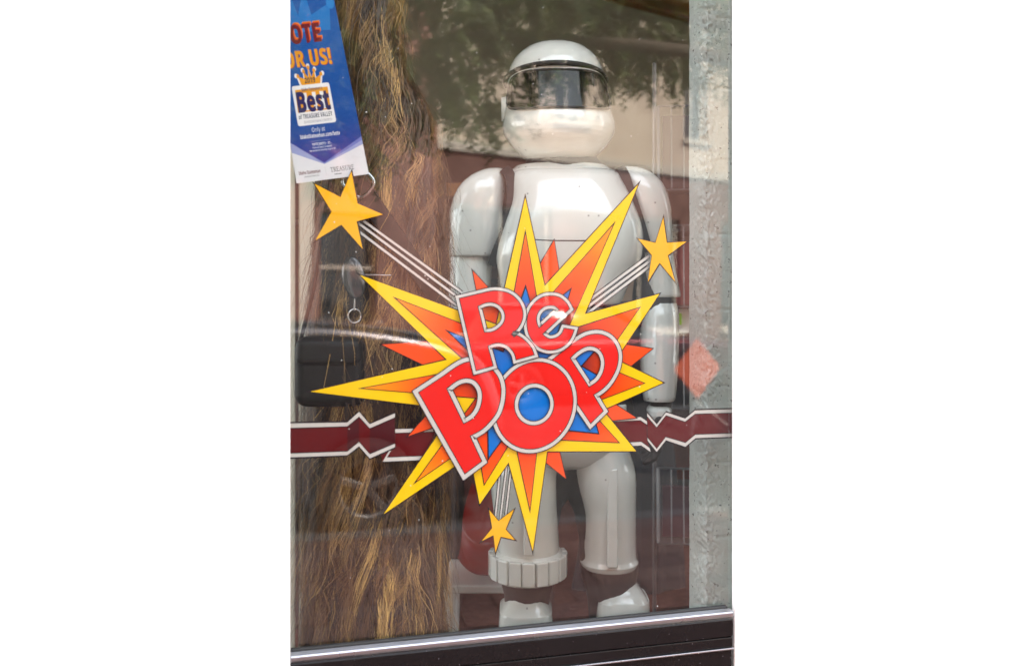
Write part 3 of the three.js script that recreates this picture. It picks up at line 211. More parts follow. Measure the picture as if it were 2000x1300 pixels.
// ---------------------------------------------------------------- grey painted concrete nib behind the right end of the pane
{
  const W = 0.42, H = 3.0, T = 0.08, NX = 130, NY = 900, y0 = 0.3, P = [], I = [], U = [];
  // unrolled: return face (rough, broken), arris, then the board-marked front
  const cols = []; for (let i = 0; i <= 22; i++) cols.push([0, -T + T * i / 22]); for (let i = 1; i <= NX; i++) cols.push([W * Math.pow(i / NX, 1.25), 0]);
  const n = cols.length;
  for (let j = 0; j <= NY; j++) for (let i = 0; i < n; i++) {
    const y = H * j / NY, [cx, cz] = cols[i], s = cx - cz, near = Math.exp(-Math.pow((cx + Math.abs(cz) * 0.6) / 0.03, 2));
    const rough = fbm(s * 60, y * 60, 3, 4), big = fbm(s * 9, y * 7, 9, 3), chip = Math.max(0, fbm(y * 16, s * 6, 21, 4) + 0.02);
    let dx = 0, dz = 0;
    dz += 0.0035 * big + 0.0012 * fbm(s * 35, y * 35, 40, 3);
    const bl = Math.abs(((y + 0.02 * Math.sin(y * 3)) % 0.155) - 0.0775); dz -= 0.003 * Math.exp(-Math.pow(bl / 0.0022, 2)) * (cx > 0.025 ? 1 : 0);
    const pit = fbm(s * 95, y * 95, 63, 2); if (pit > 0.27) dz -= 0.012 * (pit - 0.27);
    dx += near * (0.007 * rough + 0.02 * chip + 0.009 * fbm(y * 120, s * 120, 50, 3)); dz += near * (0.007 * fbm(s * 150, y * 150, 80, 3) - 0.008 * chip);
    P.push(0.876 + cx + dx, y0 + y, -0.1 + cz + dz); U.push(s, y);
    if (i && j) { const a = (j - 1) * n + i - 1, b = a + 1, c = a + n, d = c + 1; I.push(a, b, c, b, d, c); }
  }
  const g = new THREE.BufferGeometry(); g.setAttribute('position', new THREE.Float32BufferAttribute(P, 3)); g.setAttribute('uv', new THREE.Float32BufferAttribute(U, 2)); g.setIndex(I); g.computeVertexNormals();
  const paint = std([0.52, 0.585, 0.555], 0.5, { map: texture(F1, 512, (v, i, j) => { const s = F2[(j * 3 % 512) * 512 + (i * 3 % 512)], speck = s > 0.8 ? 0.5 : s < 0.2 ? 1.0 : 0.9; return grey(speck * (0.9 + 0.1 * v)); }, true, [1.3, 1.3]), bumpMap: texture(F2, 512, grey, false, [3, 3]), bumpScale: 0.0025 });
  const t = thing('concrete_pillar', 'grey painted rough concrete pillar inside the right end of the window', 'pillar');
  mesh('face', g, paint, t);
  mesh('core', box(0.905, 1.3, 0.3, 3.3, -0.178, -0.125), paint, t);
}

// ---------------------------------------------------------------- vinyl on the inner face of the pane
const flat = (pts) => pts.map(([x, y]) => new THREE.Vector2(x / 1000, y / 1000));
const signed = (p) => THREE.ShapeUtils.area(p);
function offset(pts, d, limit = 3) {                       // outwards by d metres, mitred
  const p = signed(pts) < 0 ? [...pts].reverse() : pts, n = p.length, out = [];
  for (let i = 0; i < n; i++) {
    const a = p[(i + n - 1) % n], b = p[i], c = p[(i + 1) % n], u = b.clone().sub(a).normalize(), v = c.clone().sub(b).normalize();
    const nu = new THREE.Vector2(u.y, -u.x), nv = new THREE.Vector2(v.y, -v.x), m = nu.clone().add(nv); const l = m.length() || 1e-6; m.divideScalar(l);
    const k = Math.min(limit, 1 / Math.max(0.05, m.dot(nu))); out.push(b.clone().addScaledVector(m, d * k));
  }
  return out;
}
function sheet(outer, holes, z) {
  const s = new THREE.Shape(signed(outer) < 0 ? [...outer].reverse() : outer); for (const h of holes) s.holes.push(new THREE.Path(signed(h) > 0 ? [...h].reverse() : h));
  const g = new THREE.ShapeGeometry(s); g.translate(0, 0, z); return g;
}
function ribbon(a, b, z) {                                  // strip between two outlines of the same length
  const P = [], I = [], n = a.length, e = (k) => a[(k + 1) % n].clone().sub(a[k]), f = (k) => b[k].clone().sub(a[k]); let turn = 0; for (let i = 0; i < n; i++) turn += f(i).cross(e(i)); for (let i = 0; i < n; i++) { P.push(a[i].x, a[i].y, z, b[i].x, b[i].y, z); const k = 2 * i, l = 2 * ((i + 1) % n); turn > 0 ? I.push(k, k + 1, l, l, k + 1, l + 1) : I.push(k, l, k + 1, l, l + 1, k + 1); }
  const g = new THREE.BufferGeometry(); g.setAttribute('position', new THREE.Float32BufferAttribute(P, 3)); g.setAttribute('normal', new THREE.Float32BufferAttribute(new Float32Array(P.length).map((_, i) => (i % 3 === 2 ? 1 : 0)), 3)); g.setIndex(I); return g;
}
const vinyl = (r, g, b) => phys([r, g, b], 0.35, { side: THREE.DoubleSide, specularIntensity: 0.3 });
const INK = { line: vinyl(0.012, 0.008, 0.012), red: vinyl(0.6, 0.01, 0.007), grey: vinyl(0.47, 0.455, 0.43), yellow: vinyl(0.72, 0.46, 0.001), flare: vinyl(0.66, 0.06, 0.006), blue: vinyl(0.0, 0.13, 0.48), gold: vinyl(0.7, 0.35, 0.003), maroon: vinyl(0.085, 0.002, 0.004), maroonDark: vinyl(0.05, 0.004, 0.007) };
const layer = (k) => -0.0035 - 0.0006 * k, LINE = 0.0017;

const burst = thing('burst_decal', 'large comic burst of yellow and orange spikes with red lettering on the glass', 'decal');
{
  // printed blend on the inner spikes: maroon in the middle, red, then orange at the tips
  const S = 512, cv = document.createElement('canvas'); cv.width = cv.height = S; const c = cv.getContext('2d'), gr = c.createRadialGradient(S / 2, S / 2, 0, S / 2, S / 2, S / 2);
  for (const [t, col] of [[0, '#6a2028'], [0.3, '#7a2022'], [0.4, '#c83a10'], [0.5, '#f84606'], [0.66, '#fb5a04'], [0.82, '#fb8206'], [1, '#fba010']]) gr.addColorStop(t, col);
  c.fillStyle = gr; c.fillRect(0, 0, S, S);
  const map = new THREE.CanvasTexture(cv); map.colorSpace = THREE.SRGBColorSpace;
  const blendInk = phys([0.82, 0.82, 0.82], 0.35, { map, side: THREE.DoubleSide, specularIntensity: 0.3 });
  const put = (name, pts, m, k, out, limit, label) => { const p = flat(pts), o = mesh(name, sheet(p, [], layer(k)), m, burst); if (label) o.userData.label = label; mesh('outline', sheet(offset(p, out, limit), [], layer(k + 1)), INK.line, o); return o; };
  VINYL.flares.forEach((f) => put('flare', f, INK.flare, 15, LINE, 4, 'orange red flare behind the yellow spikes'));
  put('spikes', VINYL.yellow, INK.yellow, 13, LINE * 1.15, 6, 'yellow ring of long pointed spikes');
  const inner = put('inner_spikes', VINYL.inner, blendInk, 11, LINE, 6, 'orange spikes with a dark red middle');
  { const p = inner.geometry.attributes.position, uv = inner.geometry.attributes.uv, [cx, cy] = [VINYL.letters.O.o.reduce((s, q) => s + q[0], 0) / VINYL.letters.O.o.length / 1000, VINYL.letters.O.o.reduce((s, q) => s + q[1], 0) / VINYL.letters.O.o.length / 1000 + 0.07];
    for (let i = 0; i < p.count; i++) uv.setXY(i, 0.5 + (p.getX(i) - cx) / 0.66, 0.5 + (p.getY(i) - cy) / 0.66); }
  put('blue_spikes', VINYL.blue, INK.blue, 9, LINE * 1.6, 4, 'blue spiked patch behind the lettering');
  const order = ['R', 'e', 'P', 'O', 'Q'], width = { R: 0.0071, e: 0.0071, P: 0.0092, O: 0.0082, Q: 0.0085 };
  order.forEach((n, k) => {
    const o = flat(VINYL.letters[n].o), h = flat(VINYL.letters[n].h), w = width[n], z = layer(k), ring = (a, b) => [ribbon(offset(o, a, 2.2), offset(o, b, 2.2), z), ribbon(offset(h, -a, 2.2), offset(h, -b, 2.2), z)];
    const face = mesh('letter', sheet(o, [h], z), INK.red, burst); face.userData.label = 'red letter ' + (n === 'Q' ? 'P' : n) + ' with a pale grey border';
    for (const r of ring(LINE, w)) mesh('border', r, INK.grey, face);
    for (const r of [...ring(0, LINE), ...ring(w, w + LINE)]) mesh('outline', r, INK.line, face);
  });
}
// shooting stars
[['golden star decal overlapping the foot of the blue poster, three long streaks', 0.0021, 0.0042], ['pale golden star decal beside the concrete pillar with three streaks', 0.0026, 0.004], ['small golden star decal below the burst with three short streaks', 0.0016, 0.0026]].forEach(([label, w], i) => {
  const t = thing('star_decal', label, 'decal', [0, 0, 0], 0, 'shooting star decals on the window'), p = flat(VINYL.stars[i]);
  const star = mesh('star', sheet(p, [], layer(5)), INK.gold, t);
  mesh('outline', sheet(offset(p, LINE * 1.1, 5).map((q) => q.add(new THREE.Vector2(i === 2 ? 0.0003 : 0.0007, -0.0007))), [], layer(6)), INK.line, star);
  for (const s of VINYL.streaks[i]) {
    const [a, b] = flat(s), n = b.clone().sub(a).normalize(), q = new THREE.Vector2(-n.y, n.x), band = (h) => [a.clone().addScaledVector(q, h), b.clone().addScaledVector(q, h), b.clone().addScaledVector(q, -h), a.clone().addScaledVector(q, -h)];
    const st = mesh('streak', sheet(band(w), [], layer(17)), INK.grey, t); mesh('outline', sheet(band(w + LINE), [], layer(18)), INK.line, st);
  }
});
// banded stripe, folded like a paper ribbon
for (const [key, label, tones] of [['stripeL', 'dark red ribbon stripe with grey edges running in from the left', [0, 1, 0, 1]], ['stripeR', 'dark red ribbon stripe with grey edges crossing the concrete pillar', [0, 0, 0, 0, 0]]]) {
  const S = VINYL[key], t = thing('stripe_decal', label, 'decal', [0, 0, 0], 0, 'ribbon stripe decals on the window'), f = Object.fromEntries(Object.entries(S).map(([k, v]) => [k, flat(v)]));
  for (let i = 0; i < f.ti.length - 1; i++) mesh('ribbon', sheet([f.ti[i], f.ti[i + 1], f.bi[i + 1], f.bi[i]], [], layer(19)), tones[i] ? INK.maroonDark : INK.maroon, t);
  const strip = (a, b, k, m, name) => { for (let i = 0; i < a.length - 1; i++) mesh(name, sheet([a[i], a[i + 1], b[i + 1], b[i]], [], layer(k)), m, t); };
  strip(f.to, f.ti, 19, INK.grey, 'edge_band'); strip(f.bi, f.bo, 19, INK.grey, 'edge_band');
  const up = (p, d) => p.map((q) => new THREE.Vector2(q.x, q.y + d));
  strip(up(f.to, LINE * 1.6), f.to, 18.5, INK.line, 'edge_line'); strip(f.ti, up(f.ti, -LINE * 0.9), 18.5, INK.line, 'edge_line'); strip(up(f.bi, LINE * 0.9), f.bi, 18.5, INK.line, 'edge_line'); strip(f.bo, up(f.bo, -LINE * 1.6), 18.5, INK.line, 'edge_line');
  mesh('ribbon_tail', sheet(f.tail, [], layer(21)), INK.maroon, t);
  for (const k of ['tailTop', 'tailLow']) { mesh('edge_band', sheet(f[k], [], layer(20.5)), INK.grey, t); mesh('edge_line', sheet(offset(f[k], LINE * 0.8), [], layer(20.8)), INK.line, t); }
  if (f.fold) { mesh('ribbon_fold', sheet(f.fold, [], layer(20.5)), INK.maroon, t); mesh('edge_band', sheet(f.foldEdge, [], layer(20.5)), INK.grey, t); }
}

// poster taped to the glass
{
  const W = 1024, H = 2048, cv = document.createElement('canvas'); cv.width = W; cv.height = H; const c = cv.getContext('2d'), X = (s) => s * W, Yp = (v) => v * H;
  const bg = c.createLinearGradient(0, 0, 0, H); bg.addColorStop(0, '#0658ac'); bg.addColorStop(0.35, '#075aae'); bg.addColorStop(0.7, '#0e52a6'); bg.addColorStop(0.92, '#4a3c9a'); c.fillStyle = bg; c.fillRect(0, 0, W, H);
  const poly = (pts, col) => { c.fillStyle = col; c.beginPath(); pts.forEach(([s, v], i) => i ? c.lineTo(X(s), Yp(v)) : c.moveTo(X(s), Yp(v))); c.closePath(); c.fill(); };
  const ball = (s, v, r, col) => { c.fillStyle = col; c.beginPath(); c.arc(X(s), Yp(v), r * W, 0, 7); c.fill(); };
  poly([[0, 0.24], [0.02, 0.1], [0.16, 0.2], [0.32, 0.04], [0.42, 0.2], [0.56, 0.07], [0.62, 0.2], [0.92, 0.15], [0.86, 0.28], [0, 0.28]], '#1f7fce'); ball(0.3, 0.05, 0.055, '#2a8ad6'); ball(0.58, 0.07, 0.05, '#2a8ad6'); ball(0.93, 0.15, 0.06, '#2a8ad6');
  const text = (t, s, v, px, col, o = {}) => { c.save(); c.translate(X(s), Yp(v)); c.rotate(o.tilt ?? 0); c.font = (o.style ?? 'bold ') + px + 'px ' + (o.face ?? 'sans-serif'); c.textAlign = 'center'; c.textBaseline = 'alphabetic'; const w = c.measureText(t).width; if (o.width) c.scale(o.width * W / w, 1); for (const [dx, dy, q] of o.under ?? []) { c.fillStyle = q; c.fillText(t, dx, dy); } if (o.stroke) { c.lineWidth = o.stroke; c.strokeStyle = col; c.strokeText(t, 0, 0); } c.fillStyle = col; c.fillText(t, 0, 0); c.restore(); };
  text('VOTE', 0.4, 0.33, 250, '#7a1020', { width: 0.62, stroke: 10, under: [[26, -26, '#f8a020'], [20, -20, '#f86a18'], [12, -12, '#e8481a']] });
  text('FOR US!', 0.385, 0.442, 215, '#f9a61c', { width: 0.83, stroke: 8, under: [[12, 8, '#a8321a']] });
  const crown = (s, v, w, h, col) => { poly([[s - w / 2, v], [s - w * 0.62, v - h * 0.55], [s - w * 0.3, v - h * 0.35], [s - w * 0.28, v - h * 0.8], [s - w * 0.08, v - h * 0.42], [s, v - h], [s + w * 0.08, v - h * 0.42], [s + w * 0.28, v - h * 0.8], [s + w * 0.3, v - h * 0.35], [s + w * 0.62, v - h * 0.55], [s + w / 2, v]], col); for (const [a, b] of [[-0.62, 0.55], [-0.28, 0.8], [0, 1], [0.28, 0.8], [0.62, 0.55]]) ball(s + w * a, v - h * b, w * 0.075, col); };
  crown(0.43, 0.536, 0.31, 0.094, '#fff'); crown(0.43, 0.532, 0.27, 0.082, '#f7a823'); text('2019', 0.425, 0.524, 74, '#1d2a4d');
  c.fillStyle = '#fff'; c.beginPath(); c.roundRect(X(0.15), Yp(0.532), X(0.54), Yp(0.195), 26); c.fill();
  poly([[0.19, 0.552], [0.66, 0.552], [0.645, 0.662], [0.18, 0.662]], '#f7a823');
  for (const [s, w] of [[0.29, 0.05], [0.42, 0.05], [0.53, 0.05]]) poly([[s, 0.57], [s + w, 0.57], [s + w, 0.655], [s, 0.655]], '#fff');
  text('Best', 0.415, 0.66, 270, '#2a2263', { width: 0.48, stroke: 14 }); text("Idaho Statesman's", 0.43, 0.562, 44, '#2a2263', { width: 0.3 });
  text('of TREASURE VALLEY', 0.415, 0.694, 62, '#1d2a4d', { width: 0.48 }); text('IDAHOSTATESMAN.COM/BOTV', 0.44, 0.717, 34, '#8a8fa0', { width: 0.4, style: '' });
  text('Only at', 0.42, 0.762, 60, '#eef2fa', { style: '' }); text('IdahoStatesman.com/botv', 0.43, 0.79, 56, '#fff', { width: 0.56 });
  poly([[0.3, 0.807], [0.56, 0.807], [0.56, 0.808], [0.3, 0.808]], '#c8cfe8');
  text('VOTE JULY 1 - 21.', 0.43, 0.828, 34, '#fff'); text("Find out who's crowned", 0.43, 0.843, 24, '#dfe4f4'); text('the winner on Saturday, August 24!', 0.43, 0.857, 24, '#dfe4f4', { width: 0.36 });
  poly([[0, 0.8], [0.42, 0.916], [1, 0.812], [1, 0.87], [0.42, 0.922], [0, 0.868]], '#7d86cf'); poly([[0, 0.8], [0.42, 0.921], [1, 0.83], [1, 1], [0, 1]], '#a9b2e2'); poly([[0, 0.85], [0.42, 0.924], [1, 0.85], [1, 1], [0, 1]], '#f4f6fa');
  text('Idaho Statesman', 0.2, 0.962, 50, '#5a1220', { width: 0.3 }); text('IDAHOSTATESMAN.COM', 0.22, 0.978, 24, '#555', { width: 0.2, style: '' }); text('TREASURE', 0.65, 0.967, 66, '#3a3436', { width: 0.33, face: 'serif', style: '' }); poly([[0.53, 0.978], [0.63, 0.978], [0.63, 0.981], [0.53, 0.981]], '#333'); poly([[0.418, 0.936], [0.421, 0.936], [0.421, 0.98], [0.418, 0.98]], '#ccc');
  const map = new THREE.CanvasTexture(cv); map.colorSpace = THREE.SRGBColorSpace;
  const [bl, br, tr, tl] = flat(VINYL.poster), N = 12, P = [], U = [], I = [];
  for (let j = 0; j <= N; j++) for (let i = 0; i <= N; i++) {
    const s = i / N, v = j / N, a = bl.clone().lerp(br, s), b = tl.clone().lerp(tr, s), q = a.lerp(b, v);
    P.push(q.x, q.y, -0.0105 - 0.0025 * Math.pow(1 - v, 3) - 0.0012 * Math.sin(s * 3.1) * Math.sin(v * 5)); U.push(s, v);
    if (i && j) { const k = (j - 1) * (N + 1) + i - 1; I.push(k, k + 1, k + N + 1, k + 1, k + N + 2, k + N + 1); }
  }
  const g = new THREE.BufferGeometry(); g.setAttribute('position', new THREE.Float32BufferAttribute(P, 3)); g.setAttribute('uv', new THREE.Float32BufferAttribute(U, 2)); g.setIndex(I); g.computeVertexNormals();
  tag(mesh('poster', g, phys([0.57, 0.57, 0.57], 0.4, { map, side: THREE.DoubleSide, specularIntensity: 0.4 })), 'tilted blue poster with orange lettering and a crowned badge', 'poster');
}

// ---------------------------------------------------------------- white display figure in plain protective shells
{
  const K = 0.001282, t = thing('display_figure', 'life-size display figure in plain glossy white protective shells and helmet', 'mannequin', [0.6574, 0.3, -0.48], -YAW);
  const q = (X, Y, z = 0) => [(X - 1085) * K, (1513 - Y) * K, z], sec = (Y, X, half, rz, cz = 0, e = 2.3) => [(1513 - Y) * K, (X - 1085) * K, cz, half * K, rz, e];
  const B = (X0, Y0, X1, Y1, a, b, z0 = 0, z1 = z0) => [q(X0, Y0, z0), q(X1, Y1, z1), a, b];
  const bones = [B(1097, 200, 1097, 250, 0.075, 0.07), B(1097, 250, 1097, 360, 0.062, 0.075), B(1020, 405, 1185, 400, 0.05, 0.05, -0.015), B(1100, 380, 1100, 560, 0.115, 0.11), B(1065, 420, 1140, 420, 0.105, 0.105), B(1100, 560, 1100, 760, 0.11, 0.115), B(1060, 800, 1150, 800, 0.1, 0.1),
    B(1020, 405, 940, 410, 0.045, 0.04, -0.015), B(940, 410, 912, 600, 0.04, 0.042), B(912, 600, 915, 770, 0.041, 0.03, 0, 0.06), B(1185, 400, 1258, 405, 0.045, 0.04, -0.015), B(1258, 405, 1278, 590, 0.04, 0.042), B(1278, 590, 1284, 770, 0.041, 0.03, 0, 0.05),
    B(1052, 810, 1030, 1100, 0.09, 0.062), B(1030, 1100, 1026, 1440, 0.06, 0.042, 0, -0.01), B(1158, 810, 1190, 1100, 0.09, 0.062), B(1190, 1100, 1200, 1440, 0.06, 0.042, 0, -0.01), B(1026, 1470, 1018, 1490, 0.045, 0.032, -0.02, 0.12), B(1200, 1470, 1212, 1490, 0.045, 0.032, -0.02, 0.12)];
  const body = blend(bones, [-0.32, 0, -0.2], [0.32, 1.75, 0.25], 120, 0.05), parts = [body];
  for (const [X, Y, z, side] of [[915, 770, 0.06, 1], [1284, 770, 0.05, -1]]) {            // gloved hands, relaxed
    const o = q(X, Y, z), at = (x, y, zz) => [o[0] + side * x, o[1] + y, o[2] + zz], hb = [[at(0, 0.01, 0), at(0, -0.04, 0.005), 0.027, 0.026], [at(0.006, -0.04, 0.018), at(0.006, -0.085, 0.026), 0.019, 0.016], [at(0.006, -0.04, -0.016), at(0.004, -0.085, -0.012), 0.019, 0.015]];
    [[0.034, 0.066, 0.0085], [0.014, 0.074, 0.009], [-0.006, 0.068, 0.0085], [-0.024, 0.054, 0.0075]].forEach(([zz, l, r]) => { const a = at(0.006, -0.088, zz), b = at(0.012, -0.088 - l * 0.45, zz + 0.006), c = at(0.024, -0.088 - l * 0.8, zz + 0.004), d = at(0.04, -0.088 - l * 0.95, zz - 0.002); hb.push([a, b, r * 1.1, r], [b, c, r, r * 0.95], [c, d, r * 0.95, r * 0.8]); });
    hb.push([at(0.004, -0.035, 0.02), at(0.014, -0.065, 0.05), 0.013, 0.0105], [at(0.014, -0.065, 0.05), at(0.024, -0.095, 0.055), 0.0105, 0.009]);
    parts.push(blend(hb, [o[0] - 0.06, o[1] - 0.18, o[2] - 0.08], [o[0] + 0.06, o[1] + 0.05, o[2] + 0.09], 76, 0.008));
  }
  mesh('undersuit_body', mergeGeometries(parts), M.suit, t);
  const S = (name, rows, m = M.shell, n = 48) => mesh(name, loft(rows, n, 6), m, t);
  // helmet: smooth dome, swept rim, chin guard
  const HEL = [sec(320, 1093, 40, 0.055, 0.012, 2), sec(316, 1093, 56, 0.08, 0.018, 2.1), sec(302, 1093, 77, 0.11, 0.024), sec(280, 1092, 98, 0.14, 0.022, 2.2), sec(255, 1091, 109, 0.152, 0.014, 2.2), sec(225, 1089, 104, 0.15, 0.006), sec(195, 1087, 98, 0.146, 0.0), sec(165, 1086, 95, 0.144, -0.004), sec(140, 1085, 91, 0.14, -0.006), sec(118, 1085, 80, 0.124, -0.008), sec(100, 1085, 60, 0.095, -0.008), sec(90, 1085, 38, 0.06, -0.008), sec(86, 1085, 14, 0.022, -0.008)], hel = S('helmet', HEL, M.shell, 64);
  { // dark wrap-round visor lying 4 mm proud of the helmet, with a rim above it
    const at = (Y) => { const y = (1513 - Y) * K; let i = 0; while (i < HEL.length - 2 && y > HEL[i + 1][0]) i++; const b = HEL[i], c = HEL[i + 1], p = HEL[Math.max(0, i - 1)], d = HEL[Math.min(HEL.length - 1, i + 2)], u = (y - b[0]) / (c[0] - b[0]); return b.map((_, j) => 0.5 * (2 * b[j] + (c[j] - p[j]) * u + (2 * p[j] - 5 * b[j] + 4 * c[j] - d[j]) * u * u + (3 * b[j] - p[j] - 3 * c[j] + d[j]) * u * u * u)); };
    const P = [], I = [], n = 56, m = 12, edge = []; for (let j = 0; j <= m; j++) for (let i = 0; i <= n; i++) {
      const s = i / n * 2 - 1, half = 36 * Math.pow(1 - Math.pow(Math.abs(s), 5), 0.4) + 0.01, Y = 200 - 4 * s * s + half * (1 - 2 * j / m), [, cx, cz, rx, rz, e] = at(Y), a = s * 1.22, f = (v) => Math.sign(v) * Math.pow(Math.abs(v), 2 / e);
      const q = [cx + (rx + 0.003) * f(Math.sin(a)), (1513 - Y) * K, cz + (rz + 0.003) * f(Math.cos(a))]; P.push(...q); if (j === 0) edge.push(q);
      if (i && j) { const b = (j - 1) * (n + 1) + i - 1; I.push(b, b + 1, b + n + 1, b + 1, b + n + 2, b + n + 1); } }
    for (let i = n; i >= 0; i--) edge.push(P.slice((m * (n + 1) + i) * 3, (m * (n + 1) + i) * 3 + 3));
    const vg = new THREE.BufferGeometry(); vg.setAttribute('position', new THREE.Float32BufferAttribute(P, 3)); vg.setIndex(I); vg.computeVertexNormals(); M.visor.side = THREE.DoubleSide; mesh('visor', vg, M.visor, hel);
    mesh('visor_seal', tube(edge.filter((_, i) => i % 2 === 0), 0.0032, 160, 6, true), M.suit, hel);
    const rim = []; for (let i = 0; i <= 60; i++) { const a = -1.75 + 3.5 * i / 60, rx = 95 * K + 0.003, rz = 0.145 + 0.003; rim.push([rx * Math.sin(a), (1513 - 152 - 10 * Math.pow(Math.abs(a) / 1.75, 2)) * K, -0.005 + rz * Math.cos(a)]); }
    mesh('brow_seal', tube(rim, 0.0065, 90, 10), M.suit, hel);
    for (const s of [-1, 1]) { const g = new THREE.CylinderGeometry(0.03, 0.034, 0.016, 28); g.rotateZ(Math.PI / 2); g.translate(s * 96 * K + 0.004 * s, (1513 - 212) * K, -0.01); mesh('hinge_cap', g, M.shell, hel); }
  }
  S('collar', [sec(356, 1097, 112, 0.11, 0.0, 2.4), sec(342, 1097, 108, 0.108, 0, 2.4), sec(332, 1097, 97, 0.1, 0), sec(327, 1096, 90, 0.092, 0)]);
  S('chest_shell', [sec(594, 1096, 106, 0.115, 0.012, 3), sec(588, 1096, 114, 0.128, 0.014, 3), sec(545, 1102, 126, 0.136, 0.02, 3), sec(500, 1108, 140, 0.146, 0.022, 3), sec(450, 1114, 134, 0.148, 0.022, 3.2), sec(400, 1113, 119, 0.142, 0.014, 3.2), sec(360, 1105, 110, 0.126, 0.004, 3.2), sec(342, 1101, 105, 0.112, -0.002, 3.0), sec(334, 1099, 90, 0.09, -0.004, 2.6)], M.shell, 64);
  { const seam = (y, bow, a0, a1) => { const L = []; for (let i = 0; i <= 24; i++) { const u = i / 24 * 2 - 1, Y = y + bow * (1 - u * u), yy = (1513 - Y) * K, k = (Y - 450) / 50, cx = (1114 - 6 * k - 1085) * K, rx = (134 + 6 * k) * K, a = a0 + (a1 - a0) * i / 24, f = (v) => Math.sign(v) * Math.pow(Math.abs(v), 2 / 3.1); L.push([cx + rx * f(Math.sin(a)), yy, 0.022 + 0.147 * f(Math.cos(a))]); } return tube(L, 0.0022, 48, 6); };
    mesh('chest_seam', seam(462, 16, -0.95, 0.95), M.suit, t); }
  for (const path of [[[985, 334, 0.05], [996, 350, 0.078], [1000, 400, 0.098], [990, 450, 0.098], [972, 495, 0.085], [962, 520, 0.06]], [[1206, 332, 0.05], [1212, 350, 0.078], [1226, 400, 0.092], [1241, 445, 0.088], [1252, 475, 0.07], [1258, 495, 0.05]]]) { // black webbing over the shoulder joints
    const cur = new THREE.CatmullRomCurve3(path.map(([X, Y, z]) => V(...q(X, Y, z)))), P = [], I = [], n = 40;
    for (let i = 0; i <= n; i++) { const p = cur.getPoint(i / n), d = cur.getTangent(i / n), s = d.clone().cross(V(0, 0, 1)).normalize(); for (const [a, b] of [[-0.0125, -0.03], [-0.0125, 0], [0.0125, 0], [0.0125, -0.03]]) { const k = p.clone().addScaledVector(s, a); P.push(k.x, k.y, k.z + b); } if (i) for (let j = 0; j < 4; j++) { const a = (i - 1) * 4 + j, b = (i - 1) * 4 + (j + 1) % 4; I.push(a, a + 4, b, b, a + 4, b + 4); } }
    const g = new THREE.BufferGeometry(); g.setAttribute('position', new THREE.Float32BufferAttribute(P, 3)); g.setIndex(I); mesh('shoulder_webbing', toCreasedNormals(g, 0.6), std([0.02, 0.017, 0.017], 0.75, { side: THREE.DoubleSide }), t); }
  S('belly_shell', [sec(800, 1100, 98, 0.12, 0.005, 2.6), sec(700, 1098, 94, 0.115, 0.006, 2.5), sec(600, 1096, 98, 0.112, 0.008, 2.5)]);
  S('hip_shell', [sec(905, 1100, 60, 0.07, 0.01, 2), sec(890, 1100, 92, 0.105, 0.006, 2.2), sec(850, 1102, 122, 0.13, 0.004, 2.4), sec(800, 1100, 116, 0.132, 0.004, 2.5), sec(790, 1100, 110, 0.125, 0.004, 2.5)]);
  S('belt', [sec(812, 1100, 120, 0.137, 0.004, 2.6), sec(808, 1100, 123, 0.141, 0.004, 2.6), sec(786, 1100, 123, 0.141, 0.004, 2.6), sec(782, 1100, 119, 0.136, 0.004, 2.6)]);
  // arms
  S('shoulder_shell', [sec(502, 924, 44, 0.062, 0, 2.8), sec(498, 924, 49, 0.07, 0, 2.8), sec(460, 929, 54, 0.078, 0, 2.8), sec(410, 934, 55, 0.082, 0, 2.7), sec(370, 942, 48, 0.076, 0, 2.6), sec(346, 953, 36, 0.06, 0, 2.5), sec(333, 964, 22, 0.038, 0, 2.4), sec(329, 968, 8, 0.014, 0, 2.2)]);
  S('upper_arm_shell', [sec(612, 908, 40, 0.056), sec(606, 908, 43, 0.06), sec(560, 914, 44, 0.06), sec(497, 920, 43, 0.058)]);
  S('forearm_shell', [sec(772, 915, 32, 0.046, 0.055), sec(764, 915, 36, 0.05, 0.052), sec(700, 910, 42, 0.056, 0.03), sec(640, 908, 44, 0.06, 0.008), sec(622, 908, 38, 0.052, 0)]);
  S('shoulder_shell', [sec(480, 1276, 30, 0.058, 0, 2.8), sec(476, 1276, 35, 0.068, 0, 2.8), sec(440, 1272, 38, 0.078, 0, 2.8), sec(400, 1264, 42, 0.082, 0, 2.7), sec(365, 1253, 42, 0.076, 0, 2.6), sec(342, 1240, 36, 0.06, 0, 2.5), sec(330, 1231, 22, 0.038, 0, 2.4), sec(326, 1227, 8, 0.014, 0, 2.2)]);
  S('upper_arm_shell', [sec(580, 1292, 32, 0.054), sec(574, 1292, 36, 0.058), sec(530, 1285, 34, 0.056), sec(472, 1279, 31, 0.056)]);
  S('forearm_shell', [sec(776, 1280, 27, 0.046, 0.048), sec(768, 1281, 31, 0.05, 0.046), sec(700, 1284, 36, 0.056, 0.03), sec(620, 1287, 37, 0.06, 0.008), sec(592, 1288, 33, 0.054, 0)]);
  S('hand_guard', [sec(812, 1280, 18, 0.03, 0.062), sec(806, 1280, 22, 0.034, 0.06), sec(792, 1280, 23, 0.036, 0.055), sec(786, 1280, 19, 0.03, 0.052)]);
  // legs
  S('thigh_shell', [sec(1078, 1032, 55, 0.078), sec(1070, 1032, 60, 0.084), sec(1000, 1027, 63, 0.092), sec(920, 1026, 68, 0.102), sec(868, 1040, 62, 0.1)]);
  for (let i = 0; i < 11; i++) { const a = -1.75 + i * 0.35, g = new RoundedBoxGeometry(0.03, 0.058, 0.02, 3, 0.004); g.rotateY(a); g.translate((1031 - 1085) * K + 69 * K * Math.sin(a), (1513 - 1098) * K, 0.096 * Math.cos(a)); mesh('band_rib', metres(g), M.shell, t); }
